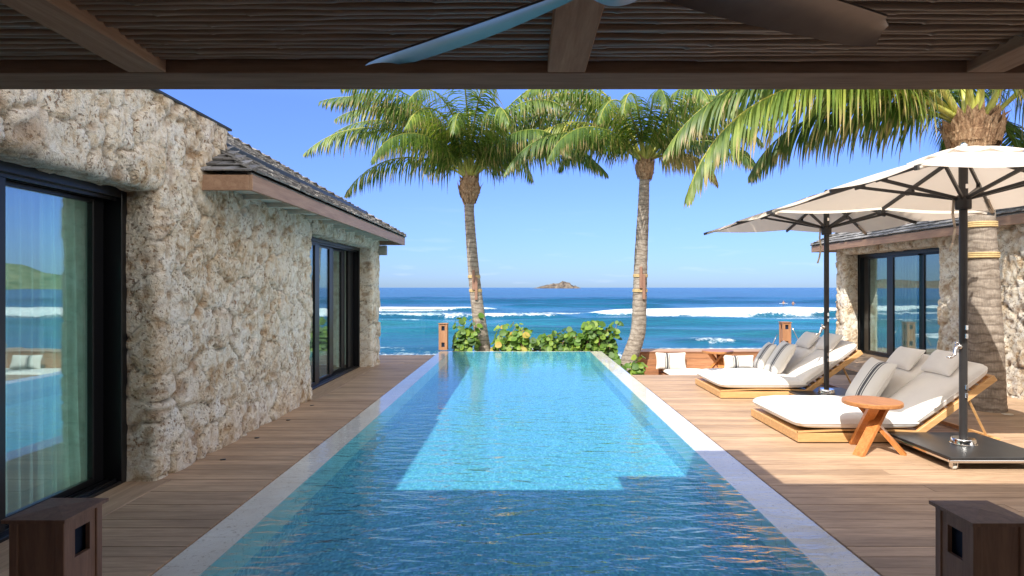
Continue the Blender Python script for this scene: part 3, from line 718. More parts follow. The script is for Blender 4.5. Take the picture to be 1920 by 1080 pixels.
zz = EZ+.012+.62*PIT+.06
b.cbox((EX-.66, 5.9, zz-.05), (EX-.60, 11.9, zz+.02), .006); build('gutter_bar', b, M_flash, rf)
b = MB(); b.cbox((EX-.035, YA, EZ-.16), (EX, YB, EZ-.012), .004); b.cbox((WX-.3, YA-.002, EZ-.158), (EX-.0355, YA+.033, EZ-.013), .004); b.cbox((EX-3, YB-.033, EZ-.158), (EX-.0355, YB+.002, EZ-.013), .004)
build('fascia', b, M_fascia, hl)
b = MB(); b.box((WX+.0, YA+.034, EZ-.06), (EX-.036, YB-.034, EZ-.03)); build('soffit', b, M_soffit, hl)
y = YA+.25
while y < YB-.2:
    b = MB(); b.cbox((WX-.05, y, EZ-.115), (EX-.0365, y+.05, EZ-.061), .003); build('rafter_tail', b, M_soffit, hl); y += .62
b = MB(); b.cbox((WX+.02, 12.50, 2.28), (WX+.20, 12.63, 2.48), .006); tag(build('wall_speaker', b, M_grey), 'small grey speaker box mounted under the far eave corner of the left house', 'speaker')
b = MB(); b.cbox((WX-.02, 11.97-.06, .74), (WX-.14, 12.02-.06, 1.10), .004)
sliding(hl, GX, 1, .6, 4.955, ZL-.01, [(4.72, 4.84, .13), (3.62, 3.82, .04), (2.3, 2.4, .13)], [(3.70, 4.80, .13), (2.4, 3.70, .04)])
sliding(hl, GX, 1, 8.51, 12.035, ZL-.01, [(9.52, 9.72, .04), (9.73, 9.90, .10), (10.42, 10.58, .10), (10.60, 10.80, .15), (11.28, 11.48, .15), (11.55, 11.90, .10)], [(8.6, 9.55, .04), (9.88, 10.45, .10), (10.78, 11.3, .15)])
make_curtain(-3.52, 4.38, 4.95, 2.40, M_curt, 'pale green curtain gathered at the right side of the near sliding glass', .045, .11, 1, .1)
make_curtain(-3.51, 3.0, 4.46, 2.40, M_sheer, 'white sheer curtain behind the near sliding glass of the left house', .03, .10, 2)
make_curtain(-3.62, 11.75, 12.3, 2.40, M_curt, 'green curtain tucked behind the far sliding door of the left house', .04, .10, 3, .12)

# ---------------- right house
RX, RG = 8.0, 8.3
hr_ = thing('stone_house', 'coral stone house on the right behind the parasols with a shingle roof', 'house', (10, 11, 0))
b = MB(); nyw = 9.35
SR = dict(seed=23, su=.40, sv=.33)
stone_sheet(b, (RX, nyw, 0), (0,1,0), (0,0,1), (-1,0,0), 11.4-nyw, 2.62, pu=nyw, res=.035, taper=(0,0,0,0), **SR)
stone_sheet(b, (RX, 11.4, 2.44), (0,1,0), (0,0,1), (-1,0,0), 3.38, .18+.28, fv=.28, pu=11.4, pv=2.44-.28, res=.035, taper=(0,0,0,0), **SR)
stone_sheet(b, (RX, 14.78, 0), (0,1,0), (0,0,1), (-1,0,0), .37+.28, 2.62, fu=.28, pu=14.78-.28, res=.03, taper=(0,1,0,0), **SR)
stone_sheet(b, (7.2, 3.0, 0), (0,1,0), (0,0,1), (-1,0,0), nyw-3.0, 2.6, seed=24, res=.03, su=.42, sv=.34, taper=(0,1,0,0))
stone_sheet(b, (7.2, nyw, 0), (1,0,0), (0,0,1), (0,1,0), .8, 2.6, seed=25, res=.06)
stone_sheet(b, (RX, 15.15, 0), (1,0,0), (0,0,1), (0,1,0), 3, 2.62, seed=27, res=.06)
b.box((RX+.003, nyw, -.3), (RX+.25, 11.395, 2.6)); b.box((RX+.003, 14.785, -.3), (RX+.25, 15.147, 2.6)); b.box((RX+.003, 11.4, 2.445), (RX+.25, 14.78, 2.6)); b.box((7.203, 3, -.3), (7.45, nyw-.003, 2.58))
build('wall', b, M_stone, hr_)
b = MB(); b.box((12.5, 10.6, -.2), (12.7, 11.0, 2.6)); b.box((12.5, 12.6, -.2), (12.7, 12.9, 2.6)); b.box((12.5, 14.5, -.2), (12.7, 15.1, 2.6)); b.box((12.5, 11, 2.4), (12.7, 12.6, 2.6)); b.box((12.5, 12.9, 2.4), (12.7, 14.5, 2.6)); b.box((8.3, 14.95, -.2), (12.5, 15.1, 2.6)); b.box((8.3, 10.6, -.2), (12.5, 10.7, 2.6)); b.box((8.26, 10.7, 2.5), (12.5, 14.95, 2.6)); build('inner_wall', b, M_room, hr_)
b = MB(); b.box((8.51, 10.7, -.2), (12.5, 14.95, -.01)); build('inner_floor', b, M_roomfloor, hr_)
b = MB(); E2, Z2, YF = 7.60, 2.69, 15.70
shingle_plane(b, (E2, nyw-.3, Z2+.0), (E2, YF, Z2+.0), (1,0,PIT), 0, 1/sl_, 21, .145, 5)
shingle_plane(b, (7.0, 3.0, Z2-.03), (7.0, nyw+.15, Z2-.03), (1,0,PIT), 0, 0, 24, .145, 6)
roofcore(b, [(E2,nyw-.3,Z2+.0),(E2,YF,Z2+.0),(E2+2.6,YF-2.6,Z2+.0+2.6*PIT),(E2+2.6,nyw-.3,Z2+.0+2.6*PIT)])
roofcore(b, [(E2,YF,Z2+.0),(E2+5.2,YF,Z2+.0),(E2+2.6,YF-2.6,Z2+.0+2.6*PIT)])
roofcore(b, [(7.0,3,Z2-.03),(7.0,nyw+.15,Z2-.03),(10,nyw+.15,Z2-.03+3*PIT),(10,3,Z2-.03+3*PIT)])
shingle_plane(b, (E2+5.2, YF, Z2+.0), (E2, YF, Z2+.0), (0,-1,PIT), 1/sl_, 1/sl_, 20, .15, 7)
r2 = build('roof', b, M_shingle, hr_)
b = MB()
for t in range(24):
    a0 = t/24*RUN; a1 = (t+1.25)/24*RUN
    b.tube([(E2+a0, YF-a0, Z2+.028+a0*PIT), (E2+a1, YF-a1, Z2+.016+a1*PIT)], [.05, .04], 6)
build('roof_ridge', b, M_shingle, r2)
b = MB(); b.cbox((E2, nyw+.16, Z2-.17), (E2+.035, YF, Z2-.02), .004); b.cbox((7.0, 3, Z2-.19), (7.035, nyw+.15, Z2-.05), .004); b.cbox((E2+.036, YF-.033, Z2-.168), (E2+5, YF, Z2-.021), .004); b.cbox((7.0355, nyw+.117, Z2-.188), (7.6, nyw+.15, Z2-.051), .004)
build('fascia', b, M_fascia, hr_)
b = MB(); b.box((E2+.036, nyw+.16, Z2-.075), (8.2, YF-.035, Z2-.05)); b.box((7.036, 3, Z2-.095), (7.4, nyw+.116, Z2-.07)); build('soffit', b, M_soffit, hr_)
sliding(hr_, RG, -1, 11.41, 14.775, 2.43, [(14.40, 14.58, .05), (13.45, 13.68, .05), (12.50, 12.72, .11)], [(13.6, 14.45, .05), (12.6, 13.5, .05), (11.5, 12.6, .11)])
make_curtain(8.75, 13.2, 14.3, 2.40, M_sheer, 'sheer curtain behind the middle pane of the right house', .03, .10, 4)
make_curtain(8.80, 14.35, 14.88, 2.40, M_curt, 'pale green curtain at the far end of the right house window', .04, .10, 5)

# ================================================================ TERRACE ROOF over the camera
roof = thing('terrace_roof', 'dark timber terrace roof with bamboo ceiling above the camera', 'roof', (0, 0, 2.45))
b = MB(); b.cbox((-9, 2.368, 2.45), (9, 2.566, 2.64), .003); build('front_beam', b, M_beam, roof)
for k in range(-5, 6):
    xc = .175+1.66*k; b = MB(); b.cbox((xc-.075, -3, 2.452), (xc+.075, 2.3675, 2.62), .003); build('rafter', b, M_rafter, roof)
for k in range(46):
    yc = 2.335-.039*k; r = random.Random(k*7+1); b = MB()
    npt = 90; x0 = -8 if k < 22 else -4.5; x1 = -x0; pts = []; rad = []; rr = r.uniform(.0185, .0215)
    ph = r.uniform(0, 6); node = r.uniform(.30, .42); off = r.uniform(0, node); last = 0; sag = 0; kink = 0
    x = x0
    while x < x1:
        u = (x+off) % node
        if u < last: kink = r.uniform(-.0032, .0032); 
        last = u
        bul = .0022*math.exp(-((u-.006)/.007)**2) if u < .05 else 0
        rad.append(rr*(1-.10*math.sin(math.pi*u/node))+bul)
        pts.append((x, yc + .006*math.sin(x*.9+ph)+kink*.4, 2.507+.004*math.sin(x*1.3+ph*2)+kink)); x += .012 if u > node-.02 or u < .02 else .09
    b.tube(pts, rad, 8)
    build('bamboo_cane', b, M_bamboo, roof)
b = MB(); b.box((-9, -8, 2.66), (-.25, 3.10, 2.76)); b.box((-.25, -8, 2.80), (1.03, 3.44, 2.84)); b.box((-.249, -8, 2.665), (1.029, 3.09, 2.799)); b.box((1.03, -8, 2.66), (9, 2.50, 2.76)); b.box((-9, -8, 2.57), (9, 2.367, 2.657)); build('roof_slab', b, M_roofslab, roof)
b = MB(); b.box((-3.0, -4.2, 0), (8.5, -4.0, 2.6)); tag(build('back_wall', b, M_room), 'plain plaster wall closing the terrace behind the camera', 'wall')
# ---- ceiling fan
FX, FY, FZ = .215, 1.335, 2.30
fan = thing('ceiling_fan', 'dark three blade ceiling fan hanging from the bamboo ceiling', 'fan', (FX, FY, 2.45))
b = MB(); b.lathe([(.0,-.05),(.05,-.048),(.075,-.03),(.08,.0),(.065,.03),(.02,.045),(.018,.155),(.0,.155)], (FX, FY, FZ), 28); build('motor_hub', b, M_fan, fan)
for an, zt in ((141, .0), (22, .0), (262, 0)):
    b = MB(); A = R(an); d = Vector((math.cos(A), math.sin(A), 0)); s_ = Vector((-math.sin(A), math.cos(A), 0)); vs = []; n_ = 22
    for i in range(n_+1):
        t = i/n_; r_ = .05+.79*t; ch = .055+.105*math.sin(min(1, t*1.6)*math.pi/2)-.03*t; tw = -R(17-7*t); swp = -.015*math.sin(t*math.pi)
        if t > .93: ch *= 1-(t-.93)/.07*.35
        c_ = Vector((FX, FY, FZ+zt*t)) + d*r_ + s_*swp
        for q in (-1, -.5, 0, .5, 1):
            vs.append(c_ + s_*(q*ch/2*math.cos(tw)) + Vector((0,0,1))*(q*ch/2*math.sin(tw)+.008*(1-q*q)) + d*(.03*q if t > .93 else 0))
    m_ = 5; nv_ = len(vs); vs2 = [v-Vector((0,0,.006)) for v in vs]
    fs = [(i*m_+j, (i+1)*m_+j, (i+1)*m_+j+1, i*m_+j+1) for i in range(n_) for j in range(m_-1)]
    fs += [tuple(nv_+k for k in f[::-1]) for f in fs[:]]
    rim = [i*m_ for i in range(n_+1)]+[n_*m_+j for j in range(1, m_)]+[i*m_+m_-1 for i in range(n_-1, -1, -1)]+[j for j in range(m_-2, 0, -1)]
    fs += [(rim[i], rim[(i+1) % len(rim)], nv_+rim[(i+1) % len(rim)], nv_+rim[i]) for i in range(len(rim))]
    b.add(vs+vs2, fs, True); build('blade', b, M_fan, fan, sharp=40)

# ================================================================ LANTERN POSTS
def lantern(loc, mat, label, sides=(0,1,2,3), tall=.70, w_=.235):
    t = thing('lantern_post', label, 'lantern', loc, 0, 'wooden lantern posts')
    h = tall; q = w_/2-.008; b = MB()
    pw = .035
    for sx_ in (-1, 1):
        for sy_ in (-1, 1): b.cbox((sx_*q-(pw if sx_ > 0 else 0), sy_*q-(pw if sy_ > 0 else 0), 0), (sx_*q+(0 if sx_ > 0 else pw), sy_*q+(0 if sy_ > 0 else pw), h-.03), .003)
    build('post_frame', b, mat, t, world=False)
    b = MB(); wz = [(h-.20, h-.085), (h-.62, h-.505)] if h > .65 else [(h-.2, h-.085)]
    ww = .042; i_ = q-.006; th = .018
    for side in range(4):
        M_ = Matrix.Rotation(side*math.pi/2, 4, 'Z')
        zs = [0.0]
        wz_ = wz if side in sides else []
        for (a, c) in sorted(wz_): zs += [a, c]
        zs.append(h-.03)
        for k in range(0, len(zs), 2): b.box((-q+pw+.001, -i_, zs[k]), (q-pw-.001, -i_+th, zs[k+1]), M_)
        for (a, c) in wz_:
            b.box((-q+pw+.001, -i_, a+.0005), (-ww, -i_+th, c-.0005), M_); b.box((ww, -i_, a+.0005), (q-pw-.001, -i_+th, c-.0005), M_)
    build('side_panel', b, mat, t, world=False)
    b = MB(); b.box((-q+.04, -q+.04, .03), (q-.04, q-.04, h-.06)); build('lamp_core', b, M_glow, t, world=False)
    b = MB(); W2 = w_/2+.008; z0 = h-.03
    b.add([(-W2,-W2,z0),(W2,-W2,z0),(W2,W2,z0),(-W2,W2,z0),(-W2,-W2,z0+.014),(W2,-W2,z0+.014),(W2,W2,z0+.014),(-W2,W2,z0+.014),(0,0,z0+.024)], [(3,2,1,0),(0,1,5,4),(1,2,6,5),(2,3,7,6),(3,0,4,7),(4,5,8),(5,6,8),(6,7,8),(7,4,8)])
    build('cap', b, mat, t, world=False); return t
lantern((-1.925, 2.475, 0), M_lamp, 'brown wooden lantern post in the left foreground with a lit right face', (1, 3))
lantern((1.875, 2.445, 0), M_lamp, 'dark wooden lantern post in the right foreground', (1, 3))
lantern((-2.02, 15.35, 0), M_lampfar, 'brown lantern post at the far left corner of the pool beside the sea grape')
lantern((6.78, 15.4, .03), M_lampfar, 'sunlit orange wooden lantern post behind the far lounger by the sea')

# ================================================================ PARASOLS
def canopy_mesh(half, ze, za, zc):
    b = MB(); ang = [(half,0,ze),(half,half,zc),(0,half,ze),(-half,half,zc),(-half,0,ze),(-half,-half,zc),(0,-half,ze),(half,-half,zc)]
    n_ = 10
    for k in range(8):
        A = Vector(ang[k]); B = Vector(ang[(k+1) % 8]); T = Vector((0,0,za)); vs = []; ids = {}
        for i in range(n_+1):
            for j in range(i+1):
                s_ = i/n_; t = (j/i) if i else 0
                p = T.lerp(A.lerp(B, t), s_); sag = -.028*math.sin(math.pi*t)*s_**1.2
                sc = 1-.018*math.sin(math.pi*t)*s_
                ids[(i,j)] = len(vs); vs.append((p.x*sc, p.y*sc, p.z+sag+.02*math.sin(math.pi*s_)))
        fs = []
        for i in range(n_):
            for j in range(i+1):
                fs.append((ids[(i,j)], ids[(i+1,j)], ids[(i+1,j+1)]))
                if j < i: fs.append((ids[(i,j)], ids[(i+1,j+1)], ids[(i,j+1)]))
        b.add(vs, fs, True)
    return b
def parasol(loc, label):
    t = thing('parasol', label, 'parasol', loc, 0, 'square off-white parasols on the deck')
    ze, zc, za, hf = 2.53, 2.50, 2.90, 1.27
    ca = build('canopy', canopy_mesh(hf, ze, za, zc), M_canopy, t, world=False)
    b = MB()
    v_ = canopy_mesh(.33, za-.055, za+.028, za-.062); build('vent_flap', v_, M_canopy, ca, world=False)
    # hem pockets at the four corners
    for sx_, sy_ in ((1,1),(1,-1),(-1,1),(-1,-1)):
        b = MB(); b.tube([(sx_*hf*.78, sy_*hf*.78, zc-.012+.22*(za-zc)-.004), (sx_*hf*1.0, sy_*hf*1.0, zc-.022)], .027, 8, flat=.6); build('corner_pocket', b, M_canopy, ca, world=False)
    b = MB(); b.tube([(0,0,.12), (0,0,2.36)], .034, 20); b.tube([(0,0,2.36), (0,0,2.86)], .038, 20); build('pole', b, M_dark, t, world=False, sharp=40)
    b = MB(); b.lathe([(.0,0),(.062,0),(.066,.01),(.066,.105),(.055,.115),(.05,.135),(.0,.135)], (0,0,2.34), 28); build('runner_hub', b, M_dark, t, world=False, sharp=40)
    b = MB(); b.lathe([(0,0),(.03,0),(.036,.015),(.033,.04),(.018,.06),(.0,.066)], (0,0,za+.012), 20); build('finial', b, M_chrome, t, world=False)
    for k in range(8):
        a = k*math.pi/4; cor = k % 2; rr_ = hf*(math.sqrt(2) if cor else 1); z1 = zc if cor else ze; d = Vector((math.cos(a), math.sin(a), 0))
        hub = d*.05+Vector((0,0,za-.035)); end = d*(rr_*(1.04 if cor else .995))+Vector((0,0,z1-.02-(.012 if cor else 0)))
        b = MB(); s_ = Vector((-math.sin(a), math.cos(a), 0)); al = (end-hub).normalized(); up = al.cross(s_); up = up if up.z > 0 else -up
        def bar(b, p, q, w1, h1):
            al = (q-p).normalized(); s2 = al.cross(Vector((0,0,1))).normalized(); u2 = s2.cross(al)
            vs = [p+s2*sx_*w1/2+u2*sz_*h1/2 for sx_, sz_ in ((-1,-1),(1,-1),(1,1),(-1,1))]+[q+s2*sx_*w1/2+u2*sz_*h1/2 for sx_, sz_ in ((-1,-1),(1,-1),(1,1),(-1,1))]
            b.add(vs, [(0,1,2,3),(7,6,5,4),(0,4,5,1),(1,5,6,2),(2,6,7,3),(3,7,4,0)])
        bar(b, hub, end, .022, .036); rb = build('rib', b, M_dark, t, world=False)
        b = MB(); at_ = .60 if not cor else .46; j_ = hub.lerp(end, at_)-Vector((0,0,.03)); bar(b, d*.062+Vector((0,0,2.445)), j_, .022, .03)
        bar(b, j_-al*.05+Vector((0,0,.012)), j_+al*.05+Vector((0,0,.012)), .034, .05); build('strut', b, M_dark, rb, world=False)
    b = MB(); b.cbox((-.45,-.46,.095), (.45,.46,.118), .004); pl = build('base_plate', b, M_plate, t, world=False)
    b = MB(); b.cbox((-.452,-.462,.070), (.452,-.437,.0945), .004); b.cbox((-.452,.437,.070), (.452,.462,.0945), .004); b.cbox((-.452,-.436,.070), (-.427,.436,.0945), .004); b.cbox((.427,-.436,.070), (.452,.436,.0945), .004); build('plate_trim', b, M_chrome, pl, world=False)
    b = MB(); b.lathe([(0,0),(.113,0),(.113,.008),(.104,.012),(.100,.05),(.095,.056),(.036,.056),(.0,.056)], (0,0,.1185), 36); build('pole_socket', b, M_chrome, t, world=False, sharp=35)
    for sx_ in (-1,1):
        for sy_ in (-1,1):
            b = MB(); cx_, cy_ = sx_*.385, sy_*.405; b.cbox((cx_-.03, cy_-.022, .058), (cx_+.03, cy_+.022, .0695), .003); b.cbox((cx_-.026, cy_-.02, .02), (cx_-.020, cy_+.02, .0578), .001); b.cbox((cx_+.020, cy_-.02, .02), (cx_+.026, cy_+.02, .0578), .001)
            cs = build('caster', b, M_chrome, t, world=False)
            b = MB(); b.lathe([(0,-.017),(.022,-.017),(.026,-.01),(.026,.01),(.022,.017),(0,.017)], (0,0,0), 18, Matrix.Translation((cx_, cy_, .0265)) @ Matrix.Rotation(math.pi/2, 4, 'Y')); build('wheel', b, M_white, cs, world=False)
    b = MB(); zc_ = 1.04
    b.lathe([(0,-.02),(.026,-.02),(.03,0),(.026,.022),(0,.024)], (0,0,0), 14, Matrix.Translation((-.05,-.01,zc_)) @ Matrix.Rotation(math.pi/2, 4, 'Y'))
    b.tube([(-.05,-.02,zc_), (-.085,-.03,zc_+.005), (-.10,-.035,zc_-.03), (-.11,-.04,zc_-.07), (-.145,-.045,zc_-.095), (-.185,-.045,zc_-.095)], [.016,.015,.014,.014,.013,.010], 10)
    b.tube([(-.05,-.02,zc_), (-.06,-.02,zc_+.03), (-.085,-.02,zc_+.04)], .012, 8); build('crank_handle', b, M_chrome, t, world=False)
    for zz_ in (.56, .64, 1.12, 1.20, 2.53):
        b = MB(); b.cbox((-.012,-.050,zz_), (.012,-.036,zz_+.045), .002); build('lock_clip', b, M_chrome, t, world=False)
    b = MB(); pts = [(-.075,.02,2.44),(-.085,.02,2.30),(-.075,.0,2.16),(-.10,.0,2.02),(-.12,.01,1.94)]
    for i in range(len(pts)-1):
        p, q = Vector(pts[i]), Vector(pts[i+1]); b.add([p+Vector((-.012,0,0)), p+Vector((.012,0,0)), q+Vector((.012,0,0)), q+Vector((-.012,0,0)), p+Vector((-.012,.003,0)), p+Vector((.012,.003,0)), q+Vector((.012,.003,0)), q+Vector((-.012,.003,0))], [(0,1,2,3),(7,6,5,4),(0,4,5,1),(2,6,7,3)], True)
    build('tie_strap', b, M_tie, t, world=False)
    return t
parasol((4.18, 5.66, 0), 'nearer off-white square parasol on a wheeled steel plate beside the round table')
parasol((4.28, 8.40, 0), 'farther off-white square parasol standing between the two loungers')

# ================================================================ CUSHIONS AND LOUNGERS
def cushion(b, W, D, T, M=None, nu=26, nv=26, pinch=.0, puff=.45, seed=0, corner=.10, wob=.006, pipe=.006):
    """soft rounded cushion centred at the origin"""
    r = np.random.default_rng(seed); u, v = np.meshgrid(np.linspace(-1,1,nu+1), np.linspace(-1,1,nv+1), indexing='ij')
    us = np.sign(u)*(1-(1-abs(u))**1.5); vs_ = np.sign(v)*(1-(1-abs(v))**1.5); u, v = us, vs_
    prof = (np.clip(1-abs(u)**3.0, 0, 1)**puff)*(np.clip(1-abs(v)**3.0, 0, 1)**puff)
    x = u*W/2*(1-pinch*(1-abs(v)**2)*abs(u)**3); y = v*D/2*(1-pinch*(1-abs(u)**2)*abs(v)**3)
    # rounded corners
    k = np.clip(np.minimum(W/2-abs(x), D/2-abs(y)), 0, 1)
    cxx = np.clip(abs(x)-(W/2-corner), 0, None); cyy = np.clip(abs(y)-(D/2-corner), 0, None); rr_ = np.hypot(cxx, cyy); f = np.where(rr_ > 0, np.maximum(cxx, cyy)/np.maximum(rr_, 1e-6), 1)
    x = np.sign(x)*(abs(x)-cxx+cxx*f); y = np.sign(y)*(abs(y)-cyy+cyy*f)
    nz = wob*2*(fbm(x*6+seed*3.1, y*6, 3, seed)-.5)
    top = T/2*prof + nz*prof; bot = -T/2*prof*.9
    base = []
    def P(Zz): return [Vector((float(a), float(c), float(e))) for a, c, e in zip(x.ravel(), y.ravel(), Zz.ravel())]
    A = P(top); B = P(bot); allv = A+B
    if M is not None: allv = [M @ p for p in allv]
    ix = np.arange((nu+1)*(nv+1)).reshape(nu+1, nv+1); fs = []
    for i in range(nu):
        for j in range(nv):
            fs.append((int(ix[i,j]), int(ix[i+1,j]), int(ix[i+1,j+1]), int(ix[i,j+1]))); o_ = (nu+1)*(nv+1); fs.append(tuple(o_+int(q) for q in (ix[i,j], ix[i,j+1], ix[i+1,j+1], ix[i+1,j])))
    b.add(allv, fs, True)
    o_ = (nu+1)*(nv+1); ring = [int(ix[i,0]) for i in range(nu)]+[int(ix[nu,j]) for j in range(nv)]+[int(ix[i,nv]) for i in range(nu, 0, -1)]+[int(ix[0,j]) for j in range(nv, 0, -1)]
    if pipe: b.tube([(allv[k]+allv[k+o_])/2 for k in ring]+[(allv[ring[0]]+allv[ring[0]+o_])/2], pipe, 6, False)
def basis(o, x, y):
    x = Vector(x).normalized(); z = x.cross(Vector(y)).normalized(); y = z.cross(x)
    M_ = Matrix((x, y, z)).transposed().to_4x4(); M_.translation = Vector(o); return M_
def lounger(loc, label, sd_):
    """origin: near left corner of the platform; x to the head, y away from the camera"""
    t = thing('sun_lounger', label, 'sun lounger', loc, 0, 'low double teak loungers')
    DW = 1.26
    b = MB(); b.cbox((0,0,.012), (1.27,.035,.105), .004); b.cbox((0,DW-.035,.012), (1.27,DW,.105), .004); b.cbox((0,.0355,.012), (.035,DW-.0355,.105), .004); b.cbox((.0355,.0355,.085), (1.27,DW-.0355,.104), .002)
    b.cbox((1.271,0,.012), (2.08,.035,.055), .003); b.cbox((1.271,DW-.035,.012), (2.08,DW,.055), .003); b.cbox((2.045,.0355,.012), (2.08,DW-.0355,.055), .003)
    # thin curved lip the mattress lies on
    for i in range(16):
        xa = .0+1.27*i/16; xb = xa+1.27/16; za = .108+.022*math.sin(math.pi*i/16*.95); zb = .108+.022*math.sin(math.pi*(i+1)/16*.95)
        b.add([(xa,-.004,za),(xb,-.004,zb),(xb,.03,zb),(xa,.03,za),(xa,-.004,za+.014),(xb,-.004,zb+.014),(xb,.03,zb+.014),(xa,.03,za+.014)], [(3,2,1,0),(4,5,6,7),(0,1,5,4),(2,3,7,6)])
    build('platform', b, M_pale, t, world=False)
    b = MB(); b.box((.02,.02,0), (1.25,DW-.02,.0115)); build('plinth', b, M_black, t, world=False)
    A = R(36); p0 = Vector((1.24, 0, .10)); d = Vector((math.cos(A), 0, math.sin(A))); up = Vector((-math.sin(A), 0, math.cos(A))); Lb = .98
    b = MB(); Mb = basis(p0, d, (0,1,0))
    b.cbox((0,0,-.035), (Lb,.035,.03), .004, Mb); b.cbox((0,DW-.035,-.035), (Lb,DW,.03), .004, Mb); b.cbox((Lb-.035,.0355,-.035), (Lb,DW-.0355,.03), .004, Mb)
    for i in range(9): b.cbox((.05+i*.10,.0355,-.005), (.11+i*.10,DW-.0355,.012), .002, Mb)
    build('back_frame', b, M_pale, t, world=False)
    for yy in (.05, DW-.08):
        b = MB(); q = p0+d*.66; e = Vector((1.98, 0, .05)); b.tube([(q.x, yy, q.z-.02), (e.x, yy, e.z)], .017, 4, flat=.8, smooth=False); build('prop', b, M_pale, t, world=False)
    b = MB(); cushion(b, 1.30, DW+.03, .20, Matrix.Translation((.645, DW/2, .205)), 40, 40, 0, .28, sd_, .12, .012); 
    build('mattress', b, M_cush, t, world=False)
    for k in range(2):
        yc = DW*(.25+.5*k); c_ = p0+d*.50+up*.115+Vector((0,yc,0))
        b = MB(); cushion(b, 1.0, DW/2+.005, .20, basis(c_, d, (0,1,0)), 34, 26, 0, .3, sd_+3+k, .09, .01); build('back_cushion', b, M_cushb, t, world=False)
    return t
def pillow(name, loc, W, D, T, x, y, mat, label, cat, grp, seed=0, pinch=.07):
    b = MB(); cushion(b, W, D, T, None, 30, 30, pinch, .5, seed, .02, .012)
    o = build(name, b, mat); M_ = basis(loc, x, y); o.location = M_.translation; o.rotation_euler = M_.to_euler(); return tag(o, label, cat, grp)
for (lx, ly, lab, sd_) in ((2.83, 6.13, 'near low teak double lounger with white mattress behind the round side table', 31), (2.85, 8.58, 'far low teak double lounger with white mattress beside the sunken bench', 47)):
    lounger((lx, ly, 0), lab, sd_)
A = R(36); d = Vector((math.cos(A),0,math.sin(A))); up = Vector((-math.sin(A),0,math.cos(A)))
for (lx, ly, nm) in ((2.83, 6.13, 'near'), (2.85, 8.58, 'far')):
    p0 = Vector((lx+1.24, ly, .10))
    for k in range(2):
        c_ = p0+d*(.80-.04*k)+up*.27+Vector((0, .34+.60*k, 0))
        pillow('head_pillow', c_, .30, .46, .13, d+up*(.25), (0,1,0), M_cushb, f'small plain taupe head pillow on the {nm} lounger, {"nearer" if k == 0 else "farther"} of its two', 'pillow', 'plain head pillows on the loungers', 5+k)
tl = Vector((.52, -.05, .85)).normalized()
pillow('striped_pillow', (2.83+1.20, 6.13+.80, .50), .60, .60, .20, Vector((.10, 1, .02)), tl, M_stripe, 'large grey pillow with black stripes leaning on the near lounger', 'pillow', 'large striped pillows', 9)
pillow('striped_pillow', (2.85+1.15, 8.58+.70, .50), .58, .58, .20, Vector((.10, 1, .02)), tl, M_stripe, 'large grey pillow with black stripes at the front of the far lounger', 'pillow', 'large striped pillows', 10)
pillow('striped_pillow', (2.85+1.10, 8.58+1.16, .48), .46, .50, .18, Vector((.15, 1, .0)), tl, M_stripe, 'white striped pillow farthest back on the far lounger', 'pillow', 'large striped pillows', 11)

# ---- round side tables
def side_table(loc, rz, label):
    t = thing('side_table', label, 'side table', loc, rz, 'round teak side tables')
    b = MB(); b.lathe([(0,.455),(.255,.455),(.265,.462),(.265,.49),(.258,.498),(0,.498)], (0,0,0), 56); build('table_top', b, M_teak, t, world=False, sharp=40)
    for k in range(3):
        a = R(100+120*k); dr = Vector((math.cos(a), math.sin(a), 0)); tg = Vector((-math.sin(a), math.cos(a), 0)); b = MB()
        top = -dr*.13+tg*.045+Vector((0,0,.454)); bot = dr*.26+tg*.045; wv_ = tg*.019; wd = dr*.055
        vs = [bot-wv_-wd, bot+wv_-wd, bot+wv_+wd*.9, bot-wv_+wd*.9, top-wv_-wd, top+wv_-wd, top+wv_+wd, top-wv_+wd]
        # planks present their broad side, twisted round the centre
        vs = []
        for (c_, zz_) in ((bot, 0), (top, .454)):
            for s1, s2 in ((-1,-1),(1,-1),(1,1),(-1,1)): vs.append(Vector((c_.x, c_.y, zz_)) + tg*(.05*s1) + dr*(.024*s2))
        b.add(vs, [(3,2,1,0),(4,5,6,7),(0,1,5,4),(1,2,6,5),(2,3,7,6),(3,0,4,7)]); build('leg', b, M_teakz, t, world=False)
    return t
side_table((3.42, 5.84, 0), R(105), 'round teak side table with three plank legs in front of the near lounger')
side_table((3.42, 10.45, 0), R(40), 'round teak side table beyond the far lounger beside the sunken bench')

